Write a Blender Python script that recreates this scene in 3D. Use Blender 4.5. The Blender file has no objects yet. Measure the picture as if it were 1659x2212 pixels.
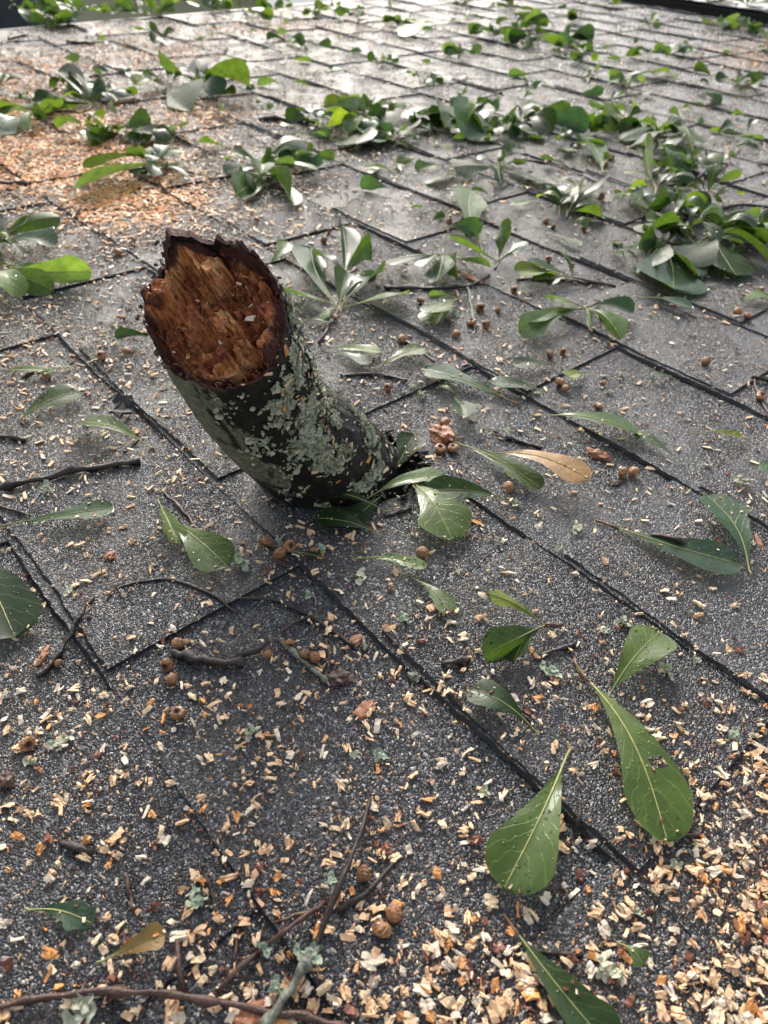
import bpy, bmesh, math, random
import numpy as np
from mathutils import Vector, Matrix, Euler, noise
SC = bpy.context.scene
COL = SC.collection
rnd = random.Random(7)
R = math.radians

# ------------------------------------------------------------------ camera, sky, sun, exposure
H = 0.362                                    # height of the phone above the shingles
PITCH = R(10)                                # slope of the roof
T = Matrix.Rotation(PITCH, 4, 'X')           # roof frame (x along courses, y up the slope) -> world
CX, CY, F = 829.5, 1106.0, 1567.35
A = Matrix(((0.6555477764, 0.5193125236, -0.5482441205),
            (0.7545253728, -0.4208292665, 0.5035813641),
            (0.0307989379, -0.7437857429, -0.6677081654)))
cam_d = bpy.data.cameras.new('camera')
cam = bpy.data.objects.new('camera', cam_d)
COL.objects.link(cam)
SC.camera = cam
cam_d.sensor_fit = 'VERTICAL'
cam_d.sensor_height = 36
cam_d.lens = 36 * F / 2212
cam_d.clip_start = 0.01
cam_d.clip_end = 500
cr, cu, cb = A @ Vector((1, 0, 0)), A @ Vector((0, -1, 0)), A @ Vector((0, 0, -1))
cm = Matrix(((cr.x, cu.x, cb.x, 0), (cr.y, cu.y, cb.y, 0), (cr.z, cu.z, cb.z, H), (0, 0, 0, 1)))
cam.matrix_world = T @ cm
cam_d.dof.use_dof = True
cam_d.dof.focus_distance = 0.45
cam_d.dof.aperture_fstop = 12.0

world = bpy.data.worlds.new('World')
SC.world = world
world.use_nodes = True
wn = world.node_tree
wn.nodes.clear()
SUN_EL, SUN_AZ = R(36), R(300)               # azimuth clockwise from +Y
sky = wn.nodes.new('ShaderNodeTexSky')
sky.sky_type = 'NISHITA'
sky.sun_disc = False
sky.sun_elevation = SUN_EL
sky.sun_rotation = SUN_AZ
sky.air_density = 1.2
sky.dust_density = 5.0
hs = wn.nodes.new('ShaderNodeHueSaturation')
hs.inputs['Saturation'].default_value = 0.55
bg = wn.nodes.new('ShaderNodeBackground')
bg.inputs['Strength'].default_value = 0.145
wo = wn.nodes.new('ShaderNodeOutputWorld')
wn.links.new(sky.outputs[0], hs.inputs['Color'])
wn.links.new(hs.outputs[0], bg.inputs['Color'])
wn.links.new(bg.outputs[0], wo.inputs['Surface'])
sd = bpy.data.lights.new('sun', 'SUN')
sd.energy = 1.3
sd.angle = R(16)
sd.color = (1.0, 0.975, 0.94)
sun = bpy.data.objects.new('sun', sd)
COL.objects.link(sun)
sdir = Vector((math.sin(SUN_AZ) * math.cos(SUN_EL), math.cos(SUN_AZ) * math.cos(SUN_EL), math.sin(SUN_EL)))
sun.rotation_euler = sdir.to_track_quat('Z', 'Y').to_euler()
SC.view_settings.view_transform = 'Standard'
SC.view_settings.look = 'None'
SC.view_settings.gamma = 1
SC.view_settings.use_curve_mapping = False
SC.view_settings.exposure = 0.86
SC.cycles.max_bounces = 6
SC.cycles.caustics_reflective = False
SC.cycles.caustics_refractive = False

# ------------------------------------------------------------------ helpers
def ray(px, py):
    return (A @ Vector((px - CX, py - CY, F))).normalized()
def at(px, py, z=0.0):
    """roof-frame point of the photograph's point px,py at height z over the shingles"""
    d = ray(px, py)
    k = (z - H) / d.z
    return Vector((d.x * k, d.y * k, z))
def pix(x, y, z=0.0):
    v = A.transposed() @ Vector((x, y, z - H))
    if v.z < 0.02: return (-9999, -9999, 9)
    return (CX + F * v.x / v.z, CY + F * v.y / v.z, v.length)

def nmat(name):
    m = bpy.data.materials.new(name)
    m.use_nodes = True
    nt = m.node_tree
    return m, nt, nt.nodes['Principled BSDF']
def nd(nt, t, **kw):
    n = nt.nodes.new(t)
    for k, v in kw.items():
        if k in n.inputs: n.inputs[k].default_value = v
        else: setattr(n, k, v)
    return n
def ramp(nt, stops, interp='LINEAR'):
    r = nt.nodes.new('ShaderNodeValToRGB')
    r.color_ramp.interpolation = interp
    e = r.color_ramp.elements
    while len(e) < len(stops): e.new(0.5)
    for el, (p, c) in zip(e, stops):
        el.position = p
        el.color = (*c, 1) if len(c) == 3 else c
    return r
def lk(nt, a, b): nt.links.new(a, b)

def mesh_from(name, verts, faces, mats=(), midx=None, smooth=False, uvs=None):
    me = bpy.data.meshes.new(name)
    me.from_pydata([tuple(v) for v in verts], [], faces)
    for m in mats: me.materials.append(m)
    if midx is not None: me.polygons.foreach_set('material_index', midx)
    if smooth: me.polygons.foreach_set('use_smooth', [True] * len(me.polygons))
    if uvs is not None:
        ul = me.uv_layers.new(name='UVMap')
        li = np.zeros(len(me.loops), dtype=np.int32)
        me.loops.foreach_get('vertex_index', li)
        ul.data.foreach_set('uv', np.asarray(uvs, dtype=np.float32)[li].ravel())
    me.update()
    return me
def link(name, me, parent=None, mw=None):
    o = bpy.data.objects.new(name, me)
    COL.objects.link(o)
    if parent is not None: o.parent = parent
    if mw is not None:
        if parent is None: o.matrix_world = T @ mw
        else: o.matrix_local = mw
    return o
def tag(o, label=None, cat=None, group=None, kind=None):
    if label: o['label'] = label
    if cat: o['category'] = cat
    if group: o['group'] = group
    if kind: o['kind'] = kind
    return o
def frame(p, heading=0.0):
    return Matrix.Translation(p) @ Matrix.Rotation(heading, 4, 'Z')

def tube(pts, radii, n=7, jit=0.0, seed=0, cap=True):
    """bent tapering tube; returns verts, faces"""
    pts = [Vector(p) for p in pts]
    V, Fc = [], []
    m = len(pts)
    up = Vector((0.13, 0.21, 0.97)).normalized()
    for i, p in enumerate(pts):
        t = (pts[min(i + 1, m - 1)] - pts[max(i - 1, 0)])
        if t.length < 1e-9: t = Vector((1, 0, 0))
        t.normalize()
        s = t.cross(up)
        if s.length < 1e-3: s = t.cross(Vector((0, 1, 0)))
        s.normalize()
        u = s.cross(t)
        for k in range(n):
            a = 2 * math.pi * k / n
            r = radii[i] * (1 + jit * noise.noise(Vector((p.x * 300 + seed, p.y * 300 + k * .7, p.z * 300 + seed))))
            V.append(p + s * math.cos(a) * r + u * math.sin(a) * r)
    for i in range(m - 1):
        for k in range(n):
            a, b = i * n + k, i * n + (k + 1) % n
            Fc.append((a, b, b + n, a + n))
    if cap:
        Fc.append(tuple(range(n - 1, -1, -1)))
        Fc.append(tuple(range((m - 1) * n, m * n)))
    return V, Fc

# ------------------------------------------------------------------ materials
def mat_granules():
    m, nt, b = nmat('shingle_granules')
    tc = nd(nt, 'ShaderNodeTexCoord')
    oi = nd(nt, 'ShaderNodeObjectInfo')
    wob = nd(nt, 'ShaderNodeTexNoise', Scale=260.0, Detail=1.0)
    lk(nt, tc.outputs['Object'], wob.inputs['Vector'])
    mx = nd(nt, 'ShaderNodeMix', data_type='VECTOR')
    mx.inputs[0].default_value = 0.0012
    add = nd(nt, 'ShaderNodeVectorMath', operation='MULTIPLY_ADD')
    lk(nt, wob.outputs['Color'], add.inputs[0])
    add.inputs[1].default_value = (0.0016, 0.0016, 0.0016)
    lk(nt, tc.outputs['Object'], add.inputs[2])
    v = nd(nt, 'ShaderNodeTexVoronoi', Scale=780.0)
    lk(nt, add.outputs[0], v.inputs['Vector'])
    v2 = nd(nt, 'ShaderNodeTexVoronoi', Scale=1150.0)
    lk(nt, add.outputs[0], v2.inputs['Vector'])
    sep = nd(nt, 'ShaderNodeSeparateColor')
    lk(nt, v.outputs['Color'], sep.inputs[0])
    cr_ = ramp(nt, [(0.0, (.006, .007, .0085)), (.42, (.018, .0205, .024)), (.70, (.036, .040, .045)), (.85, (.062, .063, .064)),
                    (.93, (.11, .115, .122)), (.97, (.24, .235, .23)), (1, (.42, .41, .40))])
    lk(nt, sep.outputs[0], cr_.inputs[0])
    # per shingle blend and soft stains
    st = nd(nt, 'ShaderNodeTexNoise', Scale=10.0, Detail=5.0, Roughness=0.65)
    lk(nt, tc.outputs['Object'], st.inputs['Vector'])
    rr = ramp(nt, [(0, (.60, .61, .64)), (.5, (.92, .94, 1.0)), (1, (1.45, 1.40, 1.32))])
    lk(nt, oi.outputs['Random'], rr.inputs[0])
    mul = nd(nt, 'ShaderNodeMix', data_type='RGBA', blend_type='MULTIPLY')
    mul.inputs[0].default_value = 1
    lk(nt, cr_.outputs[0], mul.inputs[6]); lk(nt, rr.outputs[0], mul.inputs[7])
    r2 = ramp(nt, [(.30, (.45, .45, .46)), (.48, (.92, .92, .94)), (.70, (1.3, 1.27, 1.22))])
    lk(nt, st.outputs[0], r2.inputs[0])
    mul2 = nd(nt, 'ShaderNodeMix', data_type='RGBA', blend_type='MULTIPLY')
    mul2.inputs[0].default_value = 1
    lk(nt, mul.outputs[2], mul2.inputs[6]); lk(nt, r2.outputs[0], mul2.inputs[7])
    lk(nt, mul2.outputs[2], b.inputs['Base Color'])
    # wet film: patchy gloss
    wet = nd(nt, 'ShaderNodeTexNoise', Scale=13.0, Detail=4.0)
    lk(nt, tc.outputs['Object'], wet.inputs['Vector'])
    r3 = ramp(nt, [(.42, (.06,) * 3), (.60, (.40,) * 3)])
    lk(nt, wet.outputs[0], r3.inputs[0])
    lk(nt, r3.outputs[0], b.inputs['Roughness'])
    b.inputs['Specular IOR Level'].default_value = 0.55
    b.inputs['Coat Weight'].default_value = 0.62
    b.inputs['Coat Roughness'].default_value = 0.06
    h1 = nd(nt, 'ShaderNodeMath', operation='MULTIPLY_ADD')
    lk(nt, v.outputs['Distance'], h1.inputs[0]); h1.inputs[1].default_value = -1.0
    lk(nt, sep.outputs[1], h1.inputs[2])
    h2 = nd(nt, 'ShaderNodeMath', operation='MULTIPLY_ADD')
    lk(nt, v2.outputs['Distance'], h2.inputs[0]); h2.inputs[1].default_value = -0.4
    lk(nt, h1.outputs[0], h2.inputs[2])
    bp = nd(nt, 'ShaderNodeBump', Strength=1.0, Distance=0.0011)
    lk(nt, h2.outputs[0], bp.inputs['Height'])
    lk(nt, bp.outputs[0], b.inputs['Normal'])
    lk(nt, bp.outputs[0], b.inputs['Coat Normal'])
    return m
M_GRAN = mat_granules()

def simple(name, col, rough=.6, bump=0.0, bscale=80, var=0.0, spec=.5, vscale=60, coord='Object', col2=None, stretch=None, coat=0):
    m, nt, b = nmat(name)
    b.inputs['Roughness'].default_value = rough
    b.inputs['Specular IOR Level'].default_value = spec
    b.inputs['Coat Weight'].default_value = coat
    b.inputs['Coat Roughness'].default_value = .1
    tc = nd(nt, 'ShaderNodeTexCoord')
    src = tc.outputs[coord]
    if stretch:
        mp = nd(nt, 'ShaderNodeMapping'); mp.inputs['Scale'].default_value = stretch
        lk(nt, src, mp.inputs[0]); src = mp.outputs[0]
    n = nd(nt, 'ShaderNodeTexNoise', Scale=float(vscale), Detail=5.0, Roughness=.6)
    lk(nt, src, n.inputs['Vector'])
    c2 = col2 or tuple(min(1, c * (1 + var)) for c in col)
    c1 = col if col2 else tuple(c * (1 - var) for c in col)
    r = ramp(nt, [(.3, c1), (.7, c2)])
    lk(nt, n.outputs[0], r.inputs[0])
    oi = nd(nt, 'ShaderNodeObjectInfo')
    hv = nd(nt, 'ShaderNodeHueSaturation')
    mr = nd(nt, 'ShaderNodeMapRange'); mr.inputs[3].default_value = .82; mr.inputs[4].default_value = 1.18
    lk(nt, oi.outputs['Random'], mr.inputs[0]); lk(nt, mr.outputs[0], hv.inputs['Value'])
    lk(nt, r.outputs[0], hv.inputs['Color'])
    lk(nt, hv.outputs[0], b.inputs['Base Color'])
    if bump:
        n2 = nd(nt, 'ShaderNodeTexNoise', Scale=float(bscale), Detail=5.0)
        lk(nt, src, n2.inputs['Vector'])
        bp = nd(nt, 'ShaderNodeBump', Strength=1.0, Distance=bump)
        lk(nt, n2.outputs[0], bp.inputs['Height']); lk(nt, bp.outputs[0], b.inputs['Normal'])
    return m
M_ASPH = simple('asphalt_edge', (.020, .020, .022), .55, .0006, 900, .4)
M_DECK = simple('roof_deck_board', (.05, .035, .022), .7, .0006, 200, .4)
CHIPM = [simple('chip_cream', (.72, .53, .33), .55, .0002, 900, .15, vscale=400),
         simple('chip_tan', (.68, .43, .24), .55, .0002, 900, .18, vscale=400),
         simple('chip_orange', (.64, .29, .09), .55, .0002, 900, .2, vscale=400),
         simple('chip_bark_red', (.17, .055, .03), .5, .0003, 900, .3, vscale=400),
         simple('chip_pale', (.72, .60, .45), .5, .0002, 900, .12, vscale=400)]
M_TWIG = simple('twig_bark', (.012, .009, .008), .5, .0009, 500, .5, col2=(.055, .038, .030), vscale=220)
M_TWIGR = simple('twig_reddish', (.035, .014, .011), .45, .0007, 500, .5, col2=(.13, .065, .045), vscale=160)
M_TWIGG = simple('twig_lichened', (.03, .024, .018), .6, .0007, 500, .5, col2=(.32, .34, .25), vscale=260)
M_STEM = simple('sprig_stem', (.16, .10, .05), .5, .0002, 600, .4)
M_ACORN = simple('acorn_cup', (.13, .045, .014), .38, .0010, 700, .45, col2=(.50, .24, .085), vscale=330, coat=.4)
M_ACORNIN = simple('acorn_cup_inside', (.10, .04, .02), .6, .0002, 500, .3)
M_LICHEN = simple('lichen_fragment', (.20, .25, .17), .75, .0004, 500, .3, col2=(.45, .52, .38), vscale=230)
M_LICHEN2 = simple('lichen_grey', (.30, .30, .19), .8, .0004, 500, .3, col2=(.68, .70, .52), vscale=150)
M_WOODR = simple('rotten_wood', (.22, .07, .03), .5, .0009, 300, .5, col2=(.42, .19, .09), vscale=200)
M_BARKC = simple('bark_flake', (.035, .018, .012), .5, .0008, 350, .5, col2=(.10, .05, .035), vscale=200)

def mat_leaf(name, top, under, vein, rough=.46, trans=.36, coat=.30):
    m, nt, b = nmat(name)
    uv = nd(nt, 'ShaderNodeUVMap')
    sx = nd(nt, 'ShaderNodeSeparateXYZ')
    lk(nt, uv.outputs[0], sx.inputs[0])
    ab = nd(nt, 'ShaderNodeMath', operation='ABSOLUTE')
    s1 = nd(nt, 'ShaderNodeMath', operation='SUBTRACT'); lk(nt, sx.outputs[1], s1.inputs[0]); s1.inputs[1].default_value = .5
    lk(nt, s1.outputs[0], ab.inputs[0])
    ma = nd(nt, 'ShaderNodeMath', operation='MULTIPLY'); lk(nt, sx.outputs[0], ma.inputs[0]); ma.inputs[1].default_value = 8.5
    mb = nd(nt, 'ShaderNodeMath', operation='MULTIPLY_ADD'); lk(nt, ab.outputs[0], mb.inputs[0]); mb.inputs[1].default_value = -4.2
    lk(nt, ma.outputs[0], mb.inputs[2])
    nz = nd(nt, 'ShaderNodeTexNoise', Scale=5.0, Detail=2.0); lk(nt, uv.outputs[0], nz.inputs['Vector'])
    mc = nd(nt, 'ShaderNodeMath', operation='MULTIPLY_ADD'); lk(nt, nz.outputs[0], mc.inputs[0]); mc.inputs[1].default_value = 1.3
    lk(nt, mb.outputs[0], mc.inputs[2])
    fr = nd(nt, 'ShaderNodeMath', operation='PINGPONG'); lk(nt, mc.outputs[0], fr.inputs[0]); fr.inputs[1].default_value = .5
    vr = ramp(nt, [(0.0, (1, 1, 1)), (.07, (0, 0, 0))]); lk(nt, fr.outputs[0], vr.inputs[0])
    tc = nd(nt, 'ShaderNodeTexCoord')
    fine = nd(nt, 'ShaderNodeTexVoronoi', Scale=900.0, feature='DISTANCE_TO_EDGE'); lk(nt, tc.outputs['Object'], fine.inputs['Vector'])
    big = nd(nt, 'ShaderNodeTexNoise', Scale=70.0, Detail=4.0); lk(nt, tc.outputs['Object'], big.inputs['Vector'])
    geo = nd(nt, 'ShaderNodeNewGeometry')
    side = nd(nt, 'ShaderNodeMix', data_type='RGBA'); lk(nt, geo.outputs['Backfacing'], side.inputs[0])
    side.inputs[6].default_value = (*top, 1); side.inputs[7].default_value = (*under, 1)
    bl = nd(nt, 'ShaderNodeMix', data_type='RGBA', blend_type='MULTIPLY'); bl.inputs[0].default_value = .8
    br = ramp(nt, [(.3, (.6, .66, .6)), (.7, (1.3, 1.25, 1.1))]); lk(nt, big.outputs[0], br.inputs[0])
    lk(nt, side.outputs[2], bl.inputs[6]); lk(nt, br.outputs[0], bl.inputs[7])
    spn = nd(nt, 'ShaderNodeTexNoise', Scale=420.0, Detail=3.0); lk(nt, tc.outputs['Object'], spn.inputs['Vector'])
    spr = ramp(nt, [(.66, (1, 1, 1)), (.72, (.35, .28, .16))]); lk(nt, spn.outputs[0], spr.inputs[0])
    sp2 = nd(nt, 'ShaderNodeMix', data_type='RGBA', blend_type='MULTIPLY'); sp2.inputs[0].default_value = .8
    lk(nt, bl.outputs[2], sp2.inputs[6]); lk(nt, spr.outputs[0], sp2.inputs[7])
    bl = sp2
    vm = nd(nt, 'ShaderNodeMix', data_type='RGBA'); vf = nd(nt, 'ShaderNodeMath', operation='MULTIPLY'); vf.inputs[1].default_value = .30
    lk(nt, vr.outputs[0], vf.inputs[0]); lk(nt, vf.outputs[0], vm.inputs[0])
    lk(nt, bl.outputs[2], vm.inputs[6]); vm.inputs[7].default_value = (*vein, 1)
    oi = nd(nt, 'ShaderNodeObjectInfo')
    hv = nd(nt, 'ShaderNodeHueSaturation')
    mr = nd(nt, 'ShaderNodeMapRange'); mr.inputs[3].default_value = .7; mr.inputs[4].default_value = 1.3
    lk(nt, oi.outputs['Random'], mr.inputs[0]); lk(nt, mr.outputs[0], hv.inputs['Value'])
    mr2 = nd(nt, 'ShaderNodeMath', operation='MULTIPLY_ADD'); lk(nt, oi.outputs['Random'], mr2.inputs[0]); mr2.inputs[1].default_value = -.03; mr2.inputs[2].default_value = .515
    lk(nt, mr2.outputs[0], hv.inputs['Hue']); lk(nt, vm.outputs[2], hv.inputs['Color'])
    lk(nt, hv.outputs[0], b.inputs['Base Color'])
    b.inputs['Roughness'].default_value = rough
    b.inputs['Coat Weight'].default_value = coat
    b.inputs['Specular IOR Level'].default_value = .22
    b.inputs['Coat Roughness'].default_value = .05
    drop = nd(nt, 'ShaderNodeTexVoronoi', Scale=330.0, Randomness=1.0); lk(nt, tc.outputs['Object'], drop.inputs['Vector'])
    dr = ramp(nt, [(.0, (1, 1, 1)), (.3, (0, 0, 0))]); lk(nt, drop.outputs['Distance'], dr.inputs[0])
    hm = nd(nt, 'ShaderNodeMath', operation='MULTIPLY_ADD'); lk(nt, vr.outputs[0], hm.inputs[0]); hm.inputs[1].default_value = .22
    dm = nd(nt, 'ShaderNodeMath', operation='MULTIPLY'); lk(nt, dr.outputs[0], dm.inputs[0]); dm.inputs[1].default_value = 1.1
    dsep = nd(nt, 'ShaderNodeSeparateColor'); lk(nt, drop.outputs['Color'], dsep.inputs[0])
    dg = nd(nt, 'ShaderNodeMath', operation='GREATER_THAN'); lk(nt, dsep.outputs[0], dg.inputs[0]); dg.inputs[1].default_value = .72
    dm2 = nd(nt, 'ShaderNodeMath', operation='MULTIPLY'); lk(nt, dm.outputs[0], dm2.inputs[0]); lk(nt, dg.outputs[0], dm2.inputs[1])
    lk(nt, dm2.outputs[0], hm.inputs[2])
    bp = nd(nt, 'ShaderNodeBump', Strength=.7, Distance=.0006); lk(nt, hm.outputs[0], bp.inputs['Height'])
    bp2 = nd(nt, 'ShaderNodeBump', Strength=.4, Distance=.002); lk(nt, big.outputs[0], bp2.inputs['Height'])
    lk(nt, bp.outputs[0], bp2.inputs['Normal'])
    lk(nt, bp2.outputs[0], b.inputs['Normal']); lk(nt, bp.outputs[0], b.inputs['Coat Normal'])
    tr = nd(nt, 'ShaderNodeBsdfTranslucent')
    tcl = nd(nt, 'ShaderNodeMix', data_type='RGBA', blend_type='MULTIPLY'); tcl.inputs[0].default_value = 1
    lk(nt, hv.outputs[0], tcl.inputs[6]); tcl.inputs[7].default_value = (2.4, 2.5, .7, 1)
    lk(nt, tcl.outputs[2], tr.inputs['Color'])
    ms = nd(nt, 'ShaderNodeMixShader'); ms.inputs[0].default_value = trans
    lk(nt, b.outputs[0], ms.inputs[1]); lk(nt, tr.outputs[0], ms.inputs[2])
    lk(nt, ms.outputs[0], nt.nodes['Material Output'].inputs['Surface'])
    return m
LEAFM = {
    'g': mat_leaf('leaf_green', (.062, .112, .026), (.075, .125, .04), (.22, .30, .10)),
    'd': mat_leaf('leaf_dark_green', (.026, .054, .019), (.05, .085, .03), (.11, .18, .07)),
    'b': mat_leaf('leaf_blue_green', (.042, .095, .050), (.075, .12, .07), (.15, .21, .12), rough=.45),
    'p': mat_leaf('leaf_pale_green', (.11, .18, .065), (.12, .18, .08), (.26, .32, .15), rough=.42),
    'y': mat_leaf('leaf_yellow_green', (.12, .17, .02), (.15, .21, .05), (.30, .34, .10)),
    't': mat_leaf('leaf_tan_brown', (.30, .17, .065), (.30, .18, .08), (.42, .28, .12), rough=.4, trans=.15)}
M_WATER, _nt, _b = nmat('rain_drop')
_b.inputs['Transmission Weight'].default_value = 1.0
_b.inputs['Roughness'].default_value = 0.02
_b.inputs['IOR'].default_value = 1.33
M_RIB = simple('leaf_midrib', (.30, .30, .10), .45, 0, 50, .25, vscale=200)
M_RIBR = simple('leaf_stalk_red', (.20, .10, .04), .45, 0, 50, .3, vscale=200)
M_METAL = simple('painted_metal_trim', (.03, .03, .033), .4, 0, 50, .15)

# ------------------------------------------------------------------ roof: courses of laminated shingles
CS, Y0 = 0.143, 0.0488
X_L, X_R = -2.335, 0.9
K0, K1 = -5, 19
known = {-1: [-.28, -.64], 0: [-.29, -.035, -.48, -.70], 1: [-.211, -.402, -.655, -.02], 2: [-.181, -.40, -.60, -.92, .03], 3: [-.161, -.335, -.56, -.87],
         4: [-.213, -.42, -.66], 5: [-.905, -.70, -.28]}
cells = {}
rc = random.Random(21)
for k in range(K0, K1 + 1):
    b_ = sorted([X_L, X_R] + known.get(k, []))
    out = [b_[0]]
    for q in b_[1:]:
        while q - out[-1] > .27:
            nx = out[-1] + rc.uniform(.11, .23)
            if q - nx < .09: nx = out[-1] + (q - out[-1]) / 2
            out.append(nx)
        out.append(q)
    cells[k] = out
def surfz(x, y):
    k = math.floor((y - Y0) / CS)
    if k < K0 or k > K1: return 0.003
    t = (y - Y0 - k * CS) / CS
    import bisect
    c = cells[k]
    i = bisect.bisect_right(c, x) - 1
    if (i + k) % 2 == 0: return .0052 - .0032 * t
    return .0031 - .0031 * t
base_pt = Vector((-.366, .272, 0))
hole_poly = []
for i in range(18):
    a = i / 18 * 2 * math.pi
    r = .054 + rc.uniform(-.003, .004)
    d = math.cos(a - math.atan2(.040, .030))
    r += max(0, d) ** 3 * .012 + rc.uniform(0, .003)
    hole_poly.append((base_pt.x + .004 + r * math.cos(a), base_pt.y + .006 + r * math.sin(a)))
hv_ = [(x, y, -.03) for x, y in hole_poly] + [(x, y, .03) for x, y in hole_poly]
hn = len(hole_poly)
hf_ = [tuple(range(hn - 1, -1, -1)), tuple(range(hn, 2 * hn))] + [(i, (i + 1) % hn, (i + 1) % hn + hn, i + hn) for i in range(hn)]
cut_me = mesh_from('hole_cutter', hv_, hf_, (M_GRAN, M_ASPH), [1] * (hn + 2))
cut = bpy.data.objects.new('hole_cutter', cut_me)
COL.objects.link(cut)

roof = link('roof', None, None, Matrix.Identity(4))
tag(roof, kind='structure')

def slab(name, x0, x1, y0, y1, zt0, zt1, th, seed, bend=0.0):
    """shingle piece with a ragged lower (butt) edge; top granules, edges bare asphalt. Local origin at x0,y0"""
    rs = random.Random(seed)
    n = max(3, int((x1 - x0) / (.006 if y0 < .9 else .014)))
    V, Fc, mi = [], [], []
    W = x1 - x0
    ph = rs.uniform(0, 9)
    for i in range(n + 1):
        x = W * i / n
        jy = rs.uniform(-.0007, .0007) + .0009 * math.sin(ph + x * 30)
        up = bend * math.exp(-((x - W) / .05) ** 2) + .0006 * math.sin(ph * 2 + x * 30)
        V += [(x, jy, zt0 - th + up), (x, jy + .0015 + rs.uniform(-.0005, .0005), zt0 + up), (x, (y1 - y0) * .3, zt0 + (zt1 - zt0) * .3 + up * .4), (x, y1 - y0, zt1), (x, y1 - y0, zt1 - th)]  # dark lip sloped to show from above, standing in for gap shadow and dirt
    for i in range(n):
        a, b = i * 5, i * 5 + 5
        Fc += [(a, b, b + 1, a + 1), (a + 1, b + 1, b + 2, a + 2), (a + 2, b + 2, b + 3, a + 3), (a + 3, b + 3, b + 4, a + 4), (a + 4, b + 4, b, a)]
        mi += [1, 0, 0, 1, 1]
    Fc += [(0, 1, 2, 3, 4), tuple(n * 5 + q for q in (4, 3, 2, 1, 0))]
    mi += [1, 1]
    return mesh_from(name, V, Fc, (M_GRAN, M_ASPH), mi)

def cut_hole(o):
    md = o.modifiers.new('cut', 'BOOLEAN')
    md.operation = 'DIFFERENCE'; md.object = cut; md.solver = 'EXACT'
    bpy.context.view_layer.update()
    dg = bpy.context.evaluated_depsgraph_get()
    me = bpy.data.meshes.new_from_object(o.evaluated_get(dg))
    o.modifiers.clear()
    o.data = me
cut.matrix_world = T
bpy.context.view_layer.update()

def touches(x0, x1, y0, y1):
    return x1 > base_pt.x - .075 and x0 < base_pt.x + .085 and y1 > base_pt.y - .07 and y0 < base_pt.y + .085
def visible(x0, x1, y0, y1):
    for fx in (0, .25, .5, .75, 1):
        for fy in (0, .5, 1):
            p = pix(x0 + (x1 - x0) * fx, y0 + (y1 - y0) * fy)
            if -60 < p[0] < 1720 and -40 < p[1] < 2300: return True
    return False
rest = []
sid = 0
for k in range(K0, K1 + 1):
    y = Y0 + k * CS
    c = cells[k]
    i = 0
    while i < len(c) - 1:
        j = min(i + 5, len(c) - 1)
        x0, x1 = c[i], c[j]
        y1 = min(y + CS + .02, 2.83)
        sid += 1
        vis = visible(x0, x1, y, y + CS)
        me = slab('shingle', x0 + .0009, x1 - .0009, y - .0015, y1, .0031, -.0006, .0030, sid)
        if vis:
            s = link('shingle', me, roof, Matrix.Translation((x0 + .0009, y - .0015, 0)))
            if touches(x0, x1, y, y1): cut_hole(s)
        else: rest.append((me, x0 + .0009, y - .0015))
        for q in range(i, j):
            if (q + k) % 2 == 0:
                a0, a1 = c[q] + .0012, c[q + 1] - .0012
                yy = y + .0025 + rc.uniform(-.001, .0015)
                bend = 0
                me = slab('tab', a0, a1, yy, min(y + CS + .006, 2.83), .0052, .0019, .0022, sid * 31 + q, bend)
                if vis:
                    t_ = link('tab', me, s, Matrix.Translation((a0 - x0 - .0009, yy - y + .0015, 0)))
                    if touches(a0, a1, y, y1): cut_hole(t_)
                else: rest.append((me, a0, yy))
        i = j
V, Fc, mi = [], [], []
for i in range(46):
    x_, y_ = hole_poly[i % len(hole_poly)]
    a = math.atan2(y_ - base_pt.y, x_ - base_pt.x) + rc.uniform(-.12, .12)
    rr = math.hypot(x_ - base_pt.x, y_ - base_pt.y) + rc.uniform(-.003, .003)
    o0 = len(V)
    w, l, up = rc.uniform(.002, .007), rc.uniform(.004, .012), rc.uniform(-.35, .75)
    R3 = Matrix.Rotation(a, 3, 'Z') @ Euler((rc.gauss(0, .25), -up, rc.gauss(0, .3))).to_matrix()
    c = Vector((base_pt.x + rr * math.cos(a), base_pt.y + rr * math.sin(a), .003))
    for zz in (.0009, -.0009):
        for px_, py_ in ((-.9, -w), (-l * 60 * .004, w * .6), (l * 0 - .2, w), (.3, -w * .7)):
            V.append(c + R3 @ Vector((-l * (px_ + .9) * .8 + l * .5, py_, zz)))
    Fc += [(o0, o0 + 1, o0 + 2, o0 + 3), (o0 + 7, o0 + 6, o0 + 5, o0 + 4)] + [(o0 + j, o0 + (j + 1) % 4, o0 + (j + 1) % 4 + 4, o0 + j + 4) for j in range(4)]
    mi += [0, 1, 1, 1, 1, 1]
tag(link('torn_edge', mesh_from('torn_edge', V, Fc, (M_GRAN, M_ASPH), mi), roof), kind='stuff')
COL.objects.unlink(cut)
bpy.data.objects.remove(cut)
V, Fc, mi = [], [], []
for me, ox, oy in rest:
    o0 = len(V)
    V += [(v.co.x + ox, v.co.y + oy, v.co.z) for v in me.vertices]
    Fc += [tuple(o0 + q for q in p.vertices) for p in me.polygons]
    mi += [p.material_index for p in me.polygons]
if V:
    tag(link('shingle_field', mesh_from('shingle_field', V, Fc, (M_GRAN, M_ASPH), mi), roof), kind='stuff')

def box(x0, x1, y0, y1, z0, z1):
    V = [(x, y, z) for z in (z0, z1) for y in (y0, y1) for x in (x0, x1)]
    return V, [(0, 2, 3, 1), (4, 5, 7, 6), (0, 1, 5, 4), (1, 3, 7, 5), (3, 2, 6, 7), (2, 0, 4, 6)]
def boxmesh(name, bs, mat):
    V, Fc = [], []
    for b in bs:
        v, f_ = box(*b)
        Fc += [tuple(q + len(V) for q in p) for p in f_]
        V += v
    return mesh_from(name, V, Fc, (mat,))
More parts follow.
